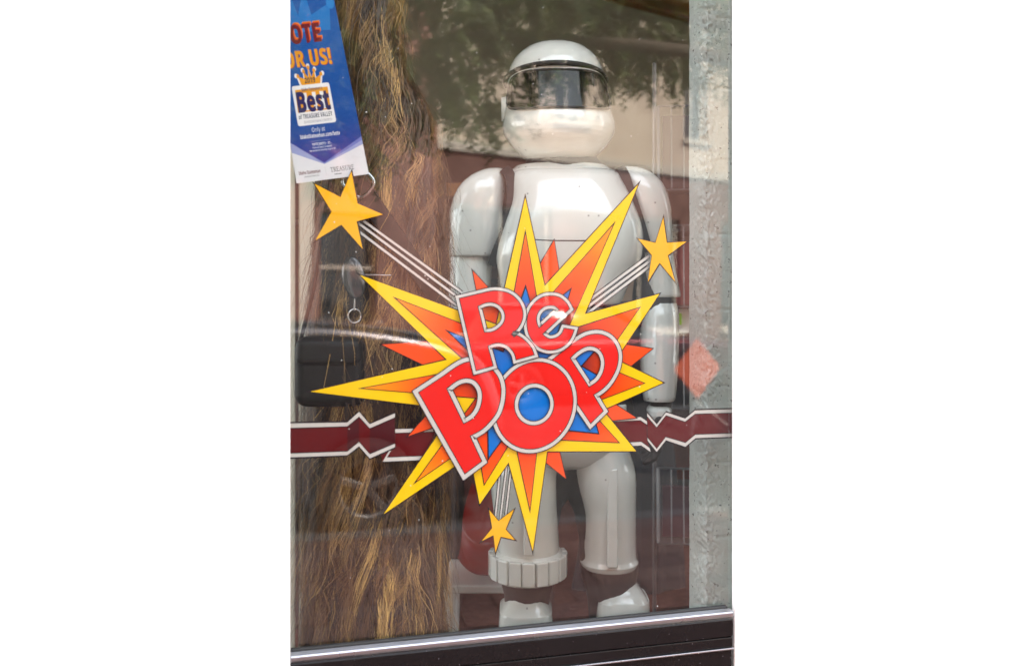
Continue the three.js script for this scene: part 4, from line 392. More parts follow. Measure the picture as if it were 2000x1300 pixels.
  S('knee_band', [sec(1126, 1031, 62, 0.086), sec(1121, 1031, 68, 0.094), sec(1104, 1031, 68, 0.094), sec(1098, 1031, 68, 0.094), sec(1092, 1031, 68, 0.094), sec(1076, 1031, 68, 0.094), sec(1071, 1031, 62, 0.086)]);
  S('thigh_shell', [sec(1102, 1189, 52, 0.078), sec(1093, 1189, 57, 0.084), sec(1075, 1189, 53, 0.08), sec(1000, 1187, 54, 0.088), sec(920, 1178, 62, 0.1), sec(868, 1166, 58, 0.098)]);
  for (const [X, Y0, Y1, z] of [[1032, 900, 1062, 0.094], [1188, 900, 1086, 0.09]]) { const g = new RoundedBoxGeometry(0.026, (Y1 - Y0) * K, 0.02, 3, 0.005); g.translate((X - 1085) * K, (1513 - (Y0 + Y1) / 2) * K, z); mesh('thigh_rib', metres(g), M.shell, t); }
  for (const [X, Y0] of [[1027, 1152], [1214, 1132]]) {
    S('shin_shell', [sec(1440, X, 46, 0.062, -0.006, 3), sec(1430, X, 50, 0.067, -0.006, 3), sec(1330, X, 52, 0.074, -0.004, 3.4), sec(1230, X, 53, 0.078, 0, 3.6), sec(Y0 + 36, X, 51, 0.076, 0, 3.8), sec(Y0 + 30, X, 48, 0.072, 0, 3.8), sec(Y0 + 6, X, 30, 0.05, 0, 3.4), sec(Y0, X, 22, 0.038, 0, 3)]);
    const g = rbox((X - 1085 - 42) * K, (X - 1085 + 42) * K, 0.0, 0.085, -0.085, 0.185, 0.034, 5); mesh('boot', g, M.shell, t);
  }
}

// ---------------------------------------------------------------- tall shaggy fur costume beside it, with bag and strap
{
  const K = 0.001052, FLOOR = 1718, t = thing('fur_costume', 'tall shaggy golden brown fur costume standing behind the poster', 'costume', [0.1838, 0.3, -0.2], -YAW);
  const sec = (Y, X, half, rz, cz = 0, e = 2.1) => [(FLOOR - Y) * K, (X - 735) * K, cz, half * K, rz, e];
  const rows = [sec(1712, 738, 104, 0.077), sec(1500, 738, 112, 0.095), sec(1300, 736, 113, 0.099), sec(1150, 734, 115, 0.099), sec(1000, 732, 117, 0.099), sec(850, 732, 118, 0.096), sec(700, 734, 114, 0.093), sec(600, 737, 112, 0.090), sec(500, 741, 112, 0.090), sec(400, 745, 107, 0.086), sec(300, 749, 100, 0.082), sec(225, 748, 86, 0.073), sec(170, 738, 66, 0.062), sec(110, 722, 50, 0.053), sec(40, 714, 46, 0.053), sec(-40, 712, 44, 0.057), sec(-120, 712, 40, 0.053), sec(-170, 712, 22, 0.031)];
  mesh('hide', loft(rows, 40, 4), std([0.05, 0.028, 0.016], 0.95, { bumpMap: bumpFine, bumpScale: 0.004 }), t);
  const at = (y, a) => { let i = 0; while (i < rows.length - 2 && y > rows[i + 1][0]) i++; const A = rows[i], C = rows[i + 1], k = Math.min(1, Math.max(0, (y - A[0]) / (C[0] - A[0]))), m = (j) => A[j] + (C[j] - A[j]) * k; return [V(m(1) + m(3) * Math.cos(a), y, m(2) + m(4) * Math.sin(a)), V(Math.cos(a) / m(3), 0, Math.sin(a) / m(4)).normalize()]; };
  const P = [], N = [], C = [], I = [], DOWN = V(0, -1, 0);
  const top = rows[rows.length - 1][0];
  for (let c = 0; c < 1900; c++) {
    const a = c % 7 ? rr(-0.35, Math.PI + 0.35) : rr(Math.PI, Math.PI * 2), y = rr(0.12, top - 0.01), [root, nor] = at(y, a), L = rr(0.12, 0.3) * (y < 0.3 ? 0.5 : 1);
    const sw = rr(-0.5, 0.5), curl = rr(2, 7), ph = rr(0, 7), amp = rr(0.003, 0.016), side = V(-nor.z, 0, nor.x).normalize(), puff = rr(0.012, 0.045);
    const tone = Math.pow(rnd(), 2.2), dark = [0.03, 0.015, 0.008], mid = [0.15, 0.072, 0.025], gold = [0.5, 0.31, 0.1], col = tone < 0.45 ? mixc(dark, mid)(tone / 0.45) : mixc(mid, gold)((tone - 0.45) / 0.55);
    for (let s = 0; s < 24; s++) {
      const spread = 0.013, r0 = root.clone().addScaledVector(side, rr(-spread, spread)).add(V(0, rr(-spread, spread) * 1.6, 0)).addScaledVector(nor, rr(-0.003, 0.001)), conv = rr(0.5, 1), own = rr(0.7, 1.1) * L, n = 9, w = rr(0.00045, 0.0011), fly = rnd() < 0.08 ? rr(0.01, 0.05) : 0, o1 = rr(-1, 1), o2 = rr(0, 6.3);
      const sh = rr(0.6, 1.35), cc = col.map((x) => Math.min(0.85, x * sh));
      for (let k = 0; k <= n; k++) {
        const u = k / n, lift = puff * (1 - Math.exp(-u * 4)) * (1 - 0.35 * u) + fly * u;
        const p = root.clone().lerp(r0, 1 - conv * u * 0.85).addScaledVector(nor, lift).addScaledVector(DOWN, own * u * (0.92 + 0.08 * u)).addScaledVector(side, sw * own * 0.35 * u * u + amp * Math.sin(curl * u * 2 + ph) + fly * o1 * u + 0.002 * Math.sin(o2 + u * 9)).addScaledVector(nor, amp * 0.6 * Math.cos(curl * u * 2 + ph));
        const ww = w * (1 - 0.75 * u); const q0 = p.clone().addScaledVector(side, ww), q1 = p.clone().addScaledVector(side, -ww), b = P.length / 3;
        P.push(q0.x, q0.y, q0.z, q1.x, q1.y, q1.z); N.push(nor.x, 0.15, nor.z, nor.x, 0.15, nor.z); for (let d = 0; d < 2; d++) C.push(...cc);
        if (k) I.push(b - 2, b, b - 1, b - 1, b, b + 1);
      }
    }
  }
  const g = new THREE.BufferGeometry(); g.setAttribute('position', new THREE.Float32BufferAttribute(P, 3)); g.setAttribute('normal', new THREE.Float32BufferAttribute(N, 3)); g.setAttribute('color', new THREE.Float32BufferAttribute(C, 3)); g.setIndex(I);
  const fur = mesh('fur', g, phys(0xffffff, 0.55, { vertexColors: true, side: THREE.DoubleSide, sheen: 0.3, sheenColor: lin(0.6, 0.4, 0.2), sheenRoughness: 0.5 }), t); fur.userData.kind = 'stuff';

  const leather = phys([0.008, 0.008, 0.008], 0.5, { specularIntensity: 0.6, bumpMap: bumpFine, bumpScale: 0.001 }), steel = std([0.42, 0.42, 0.42], 0.25, { metalness: 1 });
  // shoulder strap
  const strap = thing('shoulder_strap', 'dark leather strap slung across the fur costume', 'strap', [0.1838, 0.3, -0.2], -YAW);
  { const path = [[668, 270, 0.07], [700, 335, 0.11], [745, 410, 0.128], [800, 490, 0.125], [845, 560, 0.1], [868, 610, 0.05]].map(([X, Y, z]) => V((X - 735) * K, (FLOOR - Y) * K, z)), cur = new THREE.CatmullRomCurve3(path), Pp = [], Ii = [], n = 50;
    for (let i = 0; i <= n; i++) { const p = cur.getPoint(i / n), d = cur.getTangent(i / n), out = V(p.x * 0.6, 0, p.z).normalize(), s = d.clone().cross(out).normalize(); for (const [a, b] of [[-0.019, 0], [-0.017, 0.005], [0.017, 0.005], [0.019, 0]]) { const k = p.clone().addScaledVector(s, a).addScaledVector(out, b); Pp.push(k.x, k.y, k.z); } if (i) for (let j = 0; j < 4; j++) { const a = (i - 1) * 4 + j, b = (i - 1) * 4 + (j + 1) % 4; Ii.push(a, b, a + 4, b, b + 4, a + 4); } }
    const gg = new THREE.BufferGeometry(); gg.setAttribute('position', new THREE.Float32BufferAttribute(Pp, 3)); gg.setIndex(Ii); mesh('band', toCreasedNormals(gg, 0.5), leather, strap).material.side = THREE.DoubleSide;
    const bp = cur.getPoint(0.3); const bk = [[-0.024, -0.02], [0.024, -0.02], [0.024, 0.02], [-0.024, 0.02]].map(([x, y]) => [bp.x + x * 0.75 - y * 0.6, bp.y - x * 0.6 - y * 0.75, bp.z + 0.009]); mesh('buckle', tube(bk, 0.003, 40, 8, true), steel, strap); }
  const bag = thing('leather_bag', 'black leather bag hanging on the fur costume at the left', 'bag', [0.1838, 0.3, -0.2], -YAW);
  { const X = (x) => (x - 735) * K, Y = (y) => (FLOOR - y) * K; const gb = new RoundedBoxGeometry((732 - 602) * K, (780 - 655) * K, 0.06, 6, 0.024); gb.translate(X(667), Y(718), 0.105); mesh('body', metres(gb), leather, bag);
    const fl = new RoundedBoxGeometry((728 - 606) * K, (708 - 652) * K, 0.07, 5, 0.02); fl.translate(X(667), Y(680), 0.107); mesh('flap', metres(fl), leather, bag);
    mesh('strap', tube([[X(612), Y(668), 0.12], [X(640), Y(560), 0.128], [X(660), Y(420), 0.122], [X(672), Y(300), 0.085]], 0.004, 40, 8), leather, bag); }
  const pend = thing('oval_pendant', 'dark metal oval pendant with a split ring on the fur costume', 'pendant', [0.1838, 0.3, -0.2], -YAW);
  { const X = (x) => (x - 735) * K, Y = (y) => (FLOOR - y) * K; const e = new THREE.SphereGeometry(1, 36, 24); e.scale(0.0225, 0.041, 0.014); e.rotateZ(0.16); e.translate(X(715), Y(545), 0.14); mesh('oval', e, std([0.1, 0.09, 0.09], 0.24, { metalness: 0.9 }), pend);
    const ri = new THREE.TorusGeometry(0.013, 0.0016, 8, 28); ri.rotateY(0.6); ri.translate(X(716), Y(614), 0.14); mesh('ring', ri, steel, pend); mesh('link', bar([X(717), Y(578), 0.14], [X(716), Y(604), 0.14], 0.0018), steel, pend);
    mesh('pin', bar([X(735), Y(540), 0.14], [X(782), Y(541), 0.14], 0.0016), steel, pend); }
}

// ---------------------------------------------------------------- things in the room behind
{
  const wire = std([0.2, 0.2, 0.21], 0.4, { metalness: 0.8 }), dark = std([0.03, 0.03, 0.035], 0.5);
  // wire card rack half hidden by the pillar
  const rack = thing('wire_rack', 'tall chrome wire card rack behind the concrete pillar', 'rack', [1.2, 0.2, -0.95], -YAW * 1.6);
  const Y = (py, s = 0.00158) => 1.3 - (py - 577) * s;
  for (const x of [-0.06, 0.2]) mesh('upright', bar([x, 0, -0.03], [x, 2.05, -0.03], 0.006), wire, rack);
  mesh('base', rbox(-0.1, 0.24, 0, 0.02, -0.16, 0.12, 0.006), dark, rack);
  for (const [a, b] of [[195, 368], [436, 600], [640, 800], [925, 1068]]) {
    const y1 = Y(a), y0 = Y(b), c4 = [[-0.05, y0, 0.05], [0.19, y0, 0.05], [0.19, y1, 0.0], [-0.05, y1, 0.0]], pk = mesh('pocket', merge(c4.map((p, i) => bar(p, c4[(i + 1) % 4], 0.0032, 0.0032, 8))), wire, rack);
    for (let i = 0; i < 7; i++) mesh('wire', bar([-0.045 + i * 0.038, y0, 0.05], [-0.045 + i * 0.038, y1, 0.0], 0.0018, 0.0018, 6), wire, pk);
    mesh('tray', rbox(-0.05, 0.19, y0 - 0.004, y0 + 0.002, -0.02, 0.05, 0.0015), wire, pk);
  }
  const card = (name, x0, x1, y0, y1, c, label) => tag(mesh(name, (() => { const g = rbox(x0, x1, y0, y1, -0.012, 0.008, 0.002); g.rotateY(-YAW * 1.6); g.translate(1.2, 0.2, -0.95); return g; })(), std(c, 0.5)), label, 'booklet', 'booklets in the wire rack');
  card('booklet', -0.035, 0.17, Y(362), Y(215), [0.05, 0.035, 0.04], 'dark booklet in the top pocket of the wire rack');
  card('booklet', -0.035, 0.17, Y(596), Y(470), [0.16, 0.02, 0.03], 'dark red booklet in the second pocket of the wire rack');
  card('booklet', -0.035, 0.17, Y(652), Y(604), [0.7, 0.72, 0.7], 'white booklet with a green mark between the rack pockets');
  card('booklet', 0.0, 0.02, Y(636), Y(612), [0.25, 0.6, 0.03], 'small green tag on the white booklet in the wire rack').position.z += 0.012;
  card('booklet', -0.035, 0.17, Y(796), Y(672), [0.05, 0.05, 0.055], 'black booklet in the third pocket of the wire rack');
  card('booklet', -0.035, 0.17, Y(1062), Y(960), [0.08, 0.03, 0.04], 'dim brown booklet in the lowest pocket of the wire rack');

  // cardboard carton on a dark counter between the two costumes
  const counter = thing('counter', 'dark sales counter in the dim room behind the figures', 'counter', [0.62, 0.2, -2.0], -YAW);
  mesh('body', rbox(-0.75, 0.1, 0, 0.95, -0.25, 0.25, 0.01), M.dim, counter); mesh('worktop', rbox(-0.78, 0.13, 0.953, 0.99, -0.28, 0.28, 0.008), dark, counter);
  const shelf = thing('shelf_unit', 'dark shelf unit against the room wall between the figures', 'shelf', [0.62, 0.2, -2.35], -YAW);
  for (const y of [1.1, 1.35, 1.609]) mesh('board', rbox(-0.6, 0.5, y, y + 0.025, -0.16, 0.16, 0.004), dark, shelf);
  for (const x of [-0.63, 0.503]) mesh('upright', rbox(x, x + 0.027, 0, 2.0, -0.16, 0.16, 0.004), dark, shelf);
  const cart = thing('carton', 'brown cardboard carton with a dark label beside the white shoulder', 'box', [0.72, 1.8345, -2.32], -YAW);
  mesh('box', rbox(-0.09, 0.09, 0, 0.17, -0.08, 0.08, 0.003), std([0.36, 0.2, 0.09], 0.85, { bumpMap: bumpFine, bumpScale: 0.001 }), cart); mesh('label', rbox(-0.07, 0.07, 0.04, 0.11, 0.0805, 0.082, 0.0005, 1), std([0.05, 0.02, 0.02], 0.6), cart);
  [[-0.4, 0.2, [0.2, 0.05, 0.04], 'dim red goods box on the shelf behind the fur costume'], [-0.2, 0.14, [0.12, 0.13, 0.16], 'dim grey goods box on the shelf behind the fur costume']].forEach(([x, h, c, l]) => { const g = rbox(-0.08, 0.08, 0, h, -0.07, 0.07, 0.003); const o = tag(mesh('goods_box', g, std(c, 0.6)), l, 'box'); o.position.set(0.62 + x * Math.cos(YAW), 1.8345, -2.35 + x * Math.sin(YAW)); o.rotation.y = -YAW; });

  const sr = thing('shelf_unit', 'dark shelf unit with small goods right of the white figure', 'shelf', [1.36, 0.2, -1.75], -YAW * 1.4);
  for (const y of [0.5, 0.85, 1.2, 1.55]) mesh('board', rbox(-0.3, 0.4, y, y + 0.02, -0.14, 0.14, 0.003), dark, sr);
  for (const x of [-0.325, 0.403]) mesh('upright', rbox(x, x + 0.022, 0, 1.9, -0.14, 0.14, 0.003), dark, sr);
  [[0.52, -0.2, 0.16, [0.5, 0.1, 0.04], 'orange goods box on the lowest board right of the figure'], [0.52, 0.02, 0.22, [0.1, 0.1, 0.11], 'charcoal goods box on the lowest board right of the figure'], [0.87, -0.18, 0.2, [0.55, 0.56, 0.53], 'white goods box on the second board right of the figure'], [0.87, 0.05, 0.14, [0.35, 0.03, 0.03], 'dark red goods box on the second board right of the figure'], [1.22, -0.2, 0.13, [0.06, 0.2, 0.25], 'teal goods box on the third board right of the figure'], [1.22, 0.0, 0.24, [0.2, 0.14, 0.1], 'brown goods box on the third board right of the figure'], [1.57, -0.15, 0.18, [0.08, 0.07, 0.09], 'black goods box on the top board right of the figure']].forEach(([y, x, hh, c, l]) => { const o = tag(mesh('goods_box', rbox(-0.085, 0.085, 0, hh, -0.07, 0.07, 0.003), std(c, 0.55)), l, 'box'); o.position.set(1.36 + x * Math.cos(YAW * 1.4), 0.2 + y + 0.0005, -1.75 + x * Math.sin(YAW * 1.4)); o.rotation.y = -YAW * 1.4; });
  // red moulded chair on white legs, seen between costume and figure
  const ch = thing('red_chair', 'red moulded plastic chair on a white frame between the figures', 'chair', [0.563, 0.3, -0.8], -YAW);
  const red = phys([0.28, 0.022, 0.015], 0.3, { clearcoat: 0.4 }), wh = std([0.6, 0.6, 0.57], 0.5);
  { const P = [], I = [], n = 20, m = 14; for (let j = 0; j <= n; j++) for (let i = 0; i <= m; i++) { const u = j / n, x = (i / m - 0.5), seat = Math.min(1, u / 0.55), back = Math.max(0, (u - 0.55) / 0.45); const z = 0.14 - 0.26 * seat - 0.05 * back, y = 0.425 + 0.03 * Math.pow(seat * 2 - 1, 2) + 0.16 * Math.pow(back, 1.15) + 0.05 * Math.pow(Math.abs(x) * 2, 3) * (1 - back * 0.4), w = 0.17 * (1 - 0.35 * back * back); P.push(x * w, y, z + 0.05 * Math.pow(Math.abs(x) * 2, 2) * back); if (i && j) { const a = (j - 1) * (m + 1) + i - 1; I.push(a, a + 1, a + m + 1, a + 1, a + m + 2, a + m + 1); } }
    const g = new THREE.BufferGeometry(); g.setAttribute('position', new THREE.Float32BufferAttribute(P, 3)); g.setIndex(I); g.computeVertexNormals(); red.side = THREE.DoubleSide; mesh('seat_shell', g, red, ch); }
  mesh('seat_frame', rbox(-0.12, 0.12, 0.4, 0.422, -0.11, 0.13, 0.006), wh, ch);
  for (const [x, z] of [[-0.1, -0.09], [0.1, -0.09], [-0.1, 0.11], [0.1, 0.11]]) mesh('leg', bar([x * 1.1, 0, z * 1.1], [x, 0.4, z], 0.011, 0.013), wh, ch);
  // white slim board standing at the edge of the fur costume
  tag(mesh('display_board', (() => { const g = rbox(-0.2, 0, 0, 0.86, -0.012, 0.012, 0.004); g.rotateY(-YAW); g.translate(0.405, 0.3, -0.62); return g; })(), std([0.62, 0.63, 0.58], 0.6)), 'low white display board behind the legs of the fur costume', 'board');
  // dark garment on a floor stand behind the figure
  const gar = thing('garment_stand', 'black garment on a floor stand behind the white figure', 'garment', [1.2, 0.2, -1.35], -YAW);
  { const rows = [[0.25, 0, 0, 0.2, 0.1, 2], [0.5, 0.01, 0, 0.18, 0.09, 2], [0.9, 0, 0, 0.16, 0.085, 2], [1.15, 0, 0, 0.17, 0.08, 2], [1.25, 0, 0, 0.1, 0.06, 2], [1.28, 0, 0, 0.04, 0.03, 2]]; const g = loft(rows, 60, 8), p = g.attributes.position; for (let i = 0; i < p.count; i++) { const a = Math.atan2(p.getZ(i), p.getX(i)), k = 1 + 0.09 * Math.sin(a * 9 + p.getY(i) * 3) * Math.max(0, 1.2 - p.getY(i)); p.setX(i, p.getX(i) * k); p.setZ(i, p.getZ(i) * k); } g.computeVertexNormals(); mesh('cloth', g, std([0.014, 0.013, 0.016], 0.9), gar); mesh('pole', bar([0, 0.012, 0], [0, 0.26, 0], 0.012), wire, gar); mesh('foot', rbox(-0.14, 0.14, 0, 0.012, -0.12, 0.12, 0.004), dark, gar); }
}

// ---------------------------------------------------------------- the street that the pane mirrors
structure('road', box(-60, 60, -0.4, -0.13, 4.02, 12.5), M.asphalt);
structure('ground', box(-60, 60, -0.6, -0.01, -40, 3.86), M.bedding);
structure('far_pavement', box(-60, 60, -0.4, 0.0, 12.66, 40), std([0.3, 0.28, 0.26], 0.9, { bumpMap: bumpFine, bumpScale: 0.003 }));
structure('far_ground', box(-60, 60, -0.6, -0.15, 40.01, 90), M.bedding);
{ const k = new THREE.Group(); k.name = 'kerb'; k.userData.kind = 'structure'; scene.add(k);
  for (let i = -2; i < 5; i++) mesh('kerb_stone', rbox(i + 0.004, i + 0.996, -0.35, 0.005, 3.862, 4.018, 0.012), M.kerb, k);
  mesh('kerb_run', box(-60, -2.004, -0.35, 0.004, 3.862, 4.018), M.kerb, k); mesh('kerb_run', box(5.004, 60, -0.35, 0.004, 3.862, 4.018), M.kerb, k); }
structure('far_kerb', box(-60, 60, -0.35, 0.004, 12.502, 12.658), M.kerb);
{ // brick pavers of the near pavement, three tones
  const pav = new THREE.Group(); pav.name = 'pavement'; pav.userData.kind = 'structure'; scene.add(pav);
  const tones = [[0.27, 0.14, 0.11], [0.22, 0.11, 0.09], [0.31, 0.17, 0.135], [0.24, 0.14, 0.12]].map((c) => std(c, 0.85, { bumpMap: bumpFine, bumpScale: 0.002 })), G = [0, 1].map(() => rbox(-0.197, 0.197, -0.07, 0, -0.0975, 0.0975, 0.006, 1));
  for (let j = 0; j < 19; j++) for (let i = 0; i < 15; i++) { const o = mesh('paver', G[0], tones[Math.floor(rnd() * 4)], pav); o.position.set(-1.6 + i * 0.4 + (j % 2) * 0.2, rr(-0.002, 0.002), 0.16 + j * 0.2); }
  const slab = (n, x0, x1, z0, z1) => mesh(n, box(x0, x1, -0.07, 0, z0, z1), tones[3], pav); slab('paved_strip', -30, -1.82, 0.08, 3.85); slab('paved_strip', 4.62, 30, 0.08, 3.85);
}
// opposite: salmon house front, brick at street level
{
  const b = thing('opposite_building', 'cream rendered house over a pink brick ground storey across the street', 'building', [2.97, 0, 16.5], -0.372);
  const salmon = std([0.85, 0.72, 0.58], 0.85, { map: texture(F3, 512, mixc([0.82, 0.8, 0.8], [1, 1, 1]), true, [0.2, 0.2]), bumpMap: bumpFine, bumpScale: 0.004 }), brick = std([0.31, 0.17, 0.145], 0.85, { map: texture(F1, 512, (v, i, j) => { const r = j % 32, c = (i + (Math.floor(j / 32) % 2) * 32) % 64; return r < 4 || c < 4 ? [0.95, 0.9, 0.88] : mixc([0.68, 0.64, 0.62], [0.95, 0.95, 0.95])(v); }, true, [0.5, 0.5]) }), trim = std([0.62, 0.56, 0.48], 0.7), door = std([0.1, 0.05, 0.04], 0.5);
  const X0 = 0.06, X1 = 26, front = (y0, y1, holes, m, name, z) => { const s = new THREE.Shape([[X0, y0], [X1, y0], [X1, y1], [X0, y1]].map((p) => new THREE.Vector2(...p))); for (const [a, c, d, e] of holes) s.holes.push(new THREE.Path([[a, d], [a, e], [c, e], [c, d]].map((p) => new THREE.Vector2(...p)))); const g = new THREE.ExtrudeGeometry(s, { depth: 0.35, bevelEnabled: false }); g.translate(0, 0, z); mesh(name, metres(g), m, b); };
  const low = [], high = [];
  for (let x = 1.2; x < 24; x += 4.3) { low.push([x - 0.6, x + 2.1, 0.6, 3.5]); high.push([x + 2.2, x + 3.1, 5.6, 7.4]); }
  front(0, 4.6, low, brick, 'ground_storey', 0.04); front(4.85, 11, high, salmon, 'upper_storey', 0.0);
  mesh('string_course', rbox(X0, X1, 4.602, 4.848, -0.05, 0.3, 0.02), trim, b); mesh('cornice', rbox(X0 - 0.1, X1 + 0.1, 11.002, 11.4, -0.25, 0.4, 0.03), trim, b);
  for (const h of [...low, ...high]) { const [x0, x1, y0, y1] = h, w = mesh('window', (() => { const f = 0.08, L = []; L.push(box(x0, x0 + f, y0, y1, 0.2, 0.28), box(x1 - f, x1, y0, y1, 0.2, 0.28), box(x0 + f, x1 - f, y0, y0 + f, 0.2, 0.28), box(x0 + f, x1 - f, y1 - f, y1, 0.2, 0.28), box((x0 + x1) / 2 - 0.03, (x0 + x1) / 2 + 0.03, y0 + f, y1 - f, 0.205, 0.275)); return merge(L); })(), trim, b); mesh('pane', box(x0 + 0.082, x1 - 0.082, y0 + 0.082, y1 - 0.082, 0.23, 0.25), M.darkGlass, w); mesh('sill', rbox(x0 - 0.1, x1 + 0.1, y0 - 0.12, y0 - 0.003, -0.12, 0.2, 0.01), trim, w); }
  mesh('side_and_roof', merge([box(X0, X0 + 0.3, 0, 11, 0.4, 9), box(X1 - 0.3, X1, 0, 11, 0.4, 9), box(X0, X1, 10.7, 11, 0.4, 9), box(X0, X1, 0, 11, 9, 9.3)]), salmon, b);
}
{ // its neighbour to the left, all pink brick
  const b = thing('neighbour_building', 'tall pink brick house left of the cream house across the street', 'building', [2.97, 0, 16.5], -0.372), brick = std([0.4, 0.2, 0.165], 0.85, { map: texture(F1, 512, (v, i, j) => { const r = j % 32, c = (i + (Math.floor(j / 32) % 2) * 32) % 64; return r < 4 || c < 4 ? [0.95, 0.9, 0.88] : mixc([0.7, 0.66, 0.64], [0.95, 0.95, 0.95])(v); }, true, [0.5, 0.5]) }), trim = std([0.5, 0.42, 0.36], 0.7), holes = [];
  for (let x = -15; x < -1.5; x += 3.1) for (const y of [1.0, 5.2]) holes.push([x, x + 1.2, y, y + 2.1]);
  const s = new THREE.Shape([[-17, 0], [0, 0], [0, 10], [-17, 10]].map((p) => new THREE.Vector2(...p))); for (const [a, c, d, e] of holes) s.holes.push(new THREE.Path([[a, d], [a, e], [c, e], [c, d]].map((p) => new THREE.Vector2(...p))));
  const g = new THREE.ExtrudeGeometry(s, { depth: 0.35, bevelEnabled: false }); g.translate(0, 0, -0.3); mesh('wall', metres(g), brick, b);
  mesh('cornice', rbox(-17.1, 0.04, 10.002, 10.4, -0.5, 0.4, 0.03), trim, b);
  for (const [x0, x1, y0, y1] of holes) { const w = mesh('window', box(x0, x1, (y0 + y1) / 2 - 0.04, (y0 + y1) / 2 + 0.04, -0.1, -0.02), trim, b); mesh('pane', box(x0, x1, y0, y1, -0.015, 0.01), M.darkGlass, w); mesh('sill', rbox(x0 - 0.08, x1 + 0.08, y0 - 0.11, y0 - 0.003, -0.4, -0.05, 0.01), trim, w); }
  mesh('side_and_roof', merge([box(-17, -16.7, 0, 10, 0.06, 9), box(-0.3, 0, 0, 10, 0.06, 9), box(-16.7, -0.3, 9.7, 10, 0.06, 9), box(-16.7, -0.3, 0, 9.69, 8.7, 9)]), brick, b);
}
// street trees on the near kerb
function tree(x, z, crowns, trunkH, label) {
  const t = thing('street_tree', label, 'tree', [x, 0, z], 0, 'street trees'), bark = std([0.12, 0.09, 0.07], 0.95, { bumpMap: bumpCoarse, bumpScale: 0.02 });
  const L = [tube([[0, -0.1, 0], [0.05, trunkH * 0.5, 0.03], [0, trunkH, 0]], 0.13, 16, 10)]; crowns.forEach(([cx, cy, cz]) => L.push(tube([[0, trunkH * 0.8, 0], [cx * 0.4, trunkH + (cy - trunkH) * 0.6, cz * 0.4], [cx, cy, cz]], 0.05, 16, 7)));
  mesh('trunk', merge(L), bark, t);
  const P = [], N = [], C = [], I = [];
  const total = crowns.reduce((s, c) => s + c[6], 0);
  for (const [cx, cy, cz, rx, ry, rz, n] of crowns) for (let s = 0; s < n; s++) {
    let q; do q = V(rr(-1, 1), rr(-1, 1), rr(-1, 1)); while (q.length() > 1 || q.length() < 0.35 || fbm(q.x * 2.2 + cx, q.y * 2.2, q.z * 2.2, 2) < 0.04);
    const o = V(cx + q.x * rx, cy + q.y * ry, cz + q.z * rz), dir = V(q.x + rr(-0.6, 0.6), rr(-0.9, 0.1), q.z + rr(-0.6, 0.6)).normalize(), len = rr(0.16, 0.34), sh = rr(0.6, 1.25), yel = rnd();
    const nl = 14; for (let k = 0; k < nl; k++) {           // one feathery spray of paired leaflets
      const u = (k + 1) / nl, c = o.clone().addScaledVector(dir, len * u).add(V(0, -0.06 * u * u, 0)), sd = dir.clone().cross(V(rr(-0.3, 0.3), 1, rr(-0.3, 0.3))).normalize().multiplyScalar((k % 2 ? 1 : -1) * rr(0.04, 0.065)), w = dir.clone().multiplyScalar(0.016), b = P.length / 3, nn = w.clone().cross(sd).normalize();
      for (const v of [c.clone().sub(w), c.clone().add(w), c.clone().add(sd).addScaledVector(dir, 0.02)]) { P.push(v.x, v.y, v.z); N.push(nn.x, nn.y, nn.z); C.push((0.085 + 0.06 * yel) * sh, (0.165 + 0.04 * yel) * sh, 0.028 * sh); } I.push(b, b + 1, b + 2);
    }
  }
  const g = new THREE.BufferGeometry(); g.setAttribute('position', new THREE.Float32BufferAttribute(P, 3)); g.setAttribute('normal', new THREE.Float32BufferAttribute(N, 3)); g.setAttribute('color', new THREE.Float32BufferAttribute(C, 3)); g.setIndex(I);
  mesh('crown', g, phys(0xffffff, 0.7, { vertexColors: true, side: THREE.DoubleSide, transmission: 0.4, thickness: 0 }), t).userData.kind = 'stuff';
}
tree(4.6, 3.35, [[-3.40, 3.45, 1.45, 0.70, 0.75, 0.60, 800], [-2.50, 3.75, 1.45, 0.90, 0.60, 0.60, 700], [-1.65, 3.80, 1.55, 0.90, 0.50, 0.60, 600], [-2.40, 4.70, 2.65, 1.80, 0.60, 0.80, 600], [0.00, 4.80, 1.05, 1.40, 1.00, 1.20, 600]], 2.6, 'feathery green street tree at the kerb right of the window');
tree(-2.6, 3.35, [[3.02, 3.60, 1.35, 0.55, 0.80, 0.55, 1000], [2.90, 2.85, 1.35, 0.42, 0.50, 0.40, 450], [2.00, 4.40, 1.85, 1.20, 0.90, 0.90, 700], [0.20, 4.60, 0.85, 1.80, 1.20, 1.40, 700]], 2.6, 'feathery green street tree at the kerb left of the window');

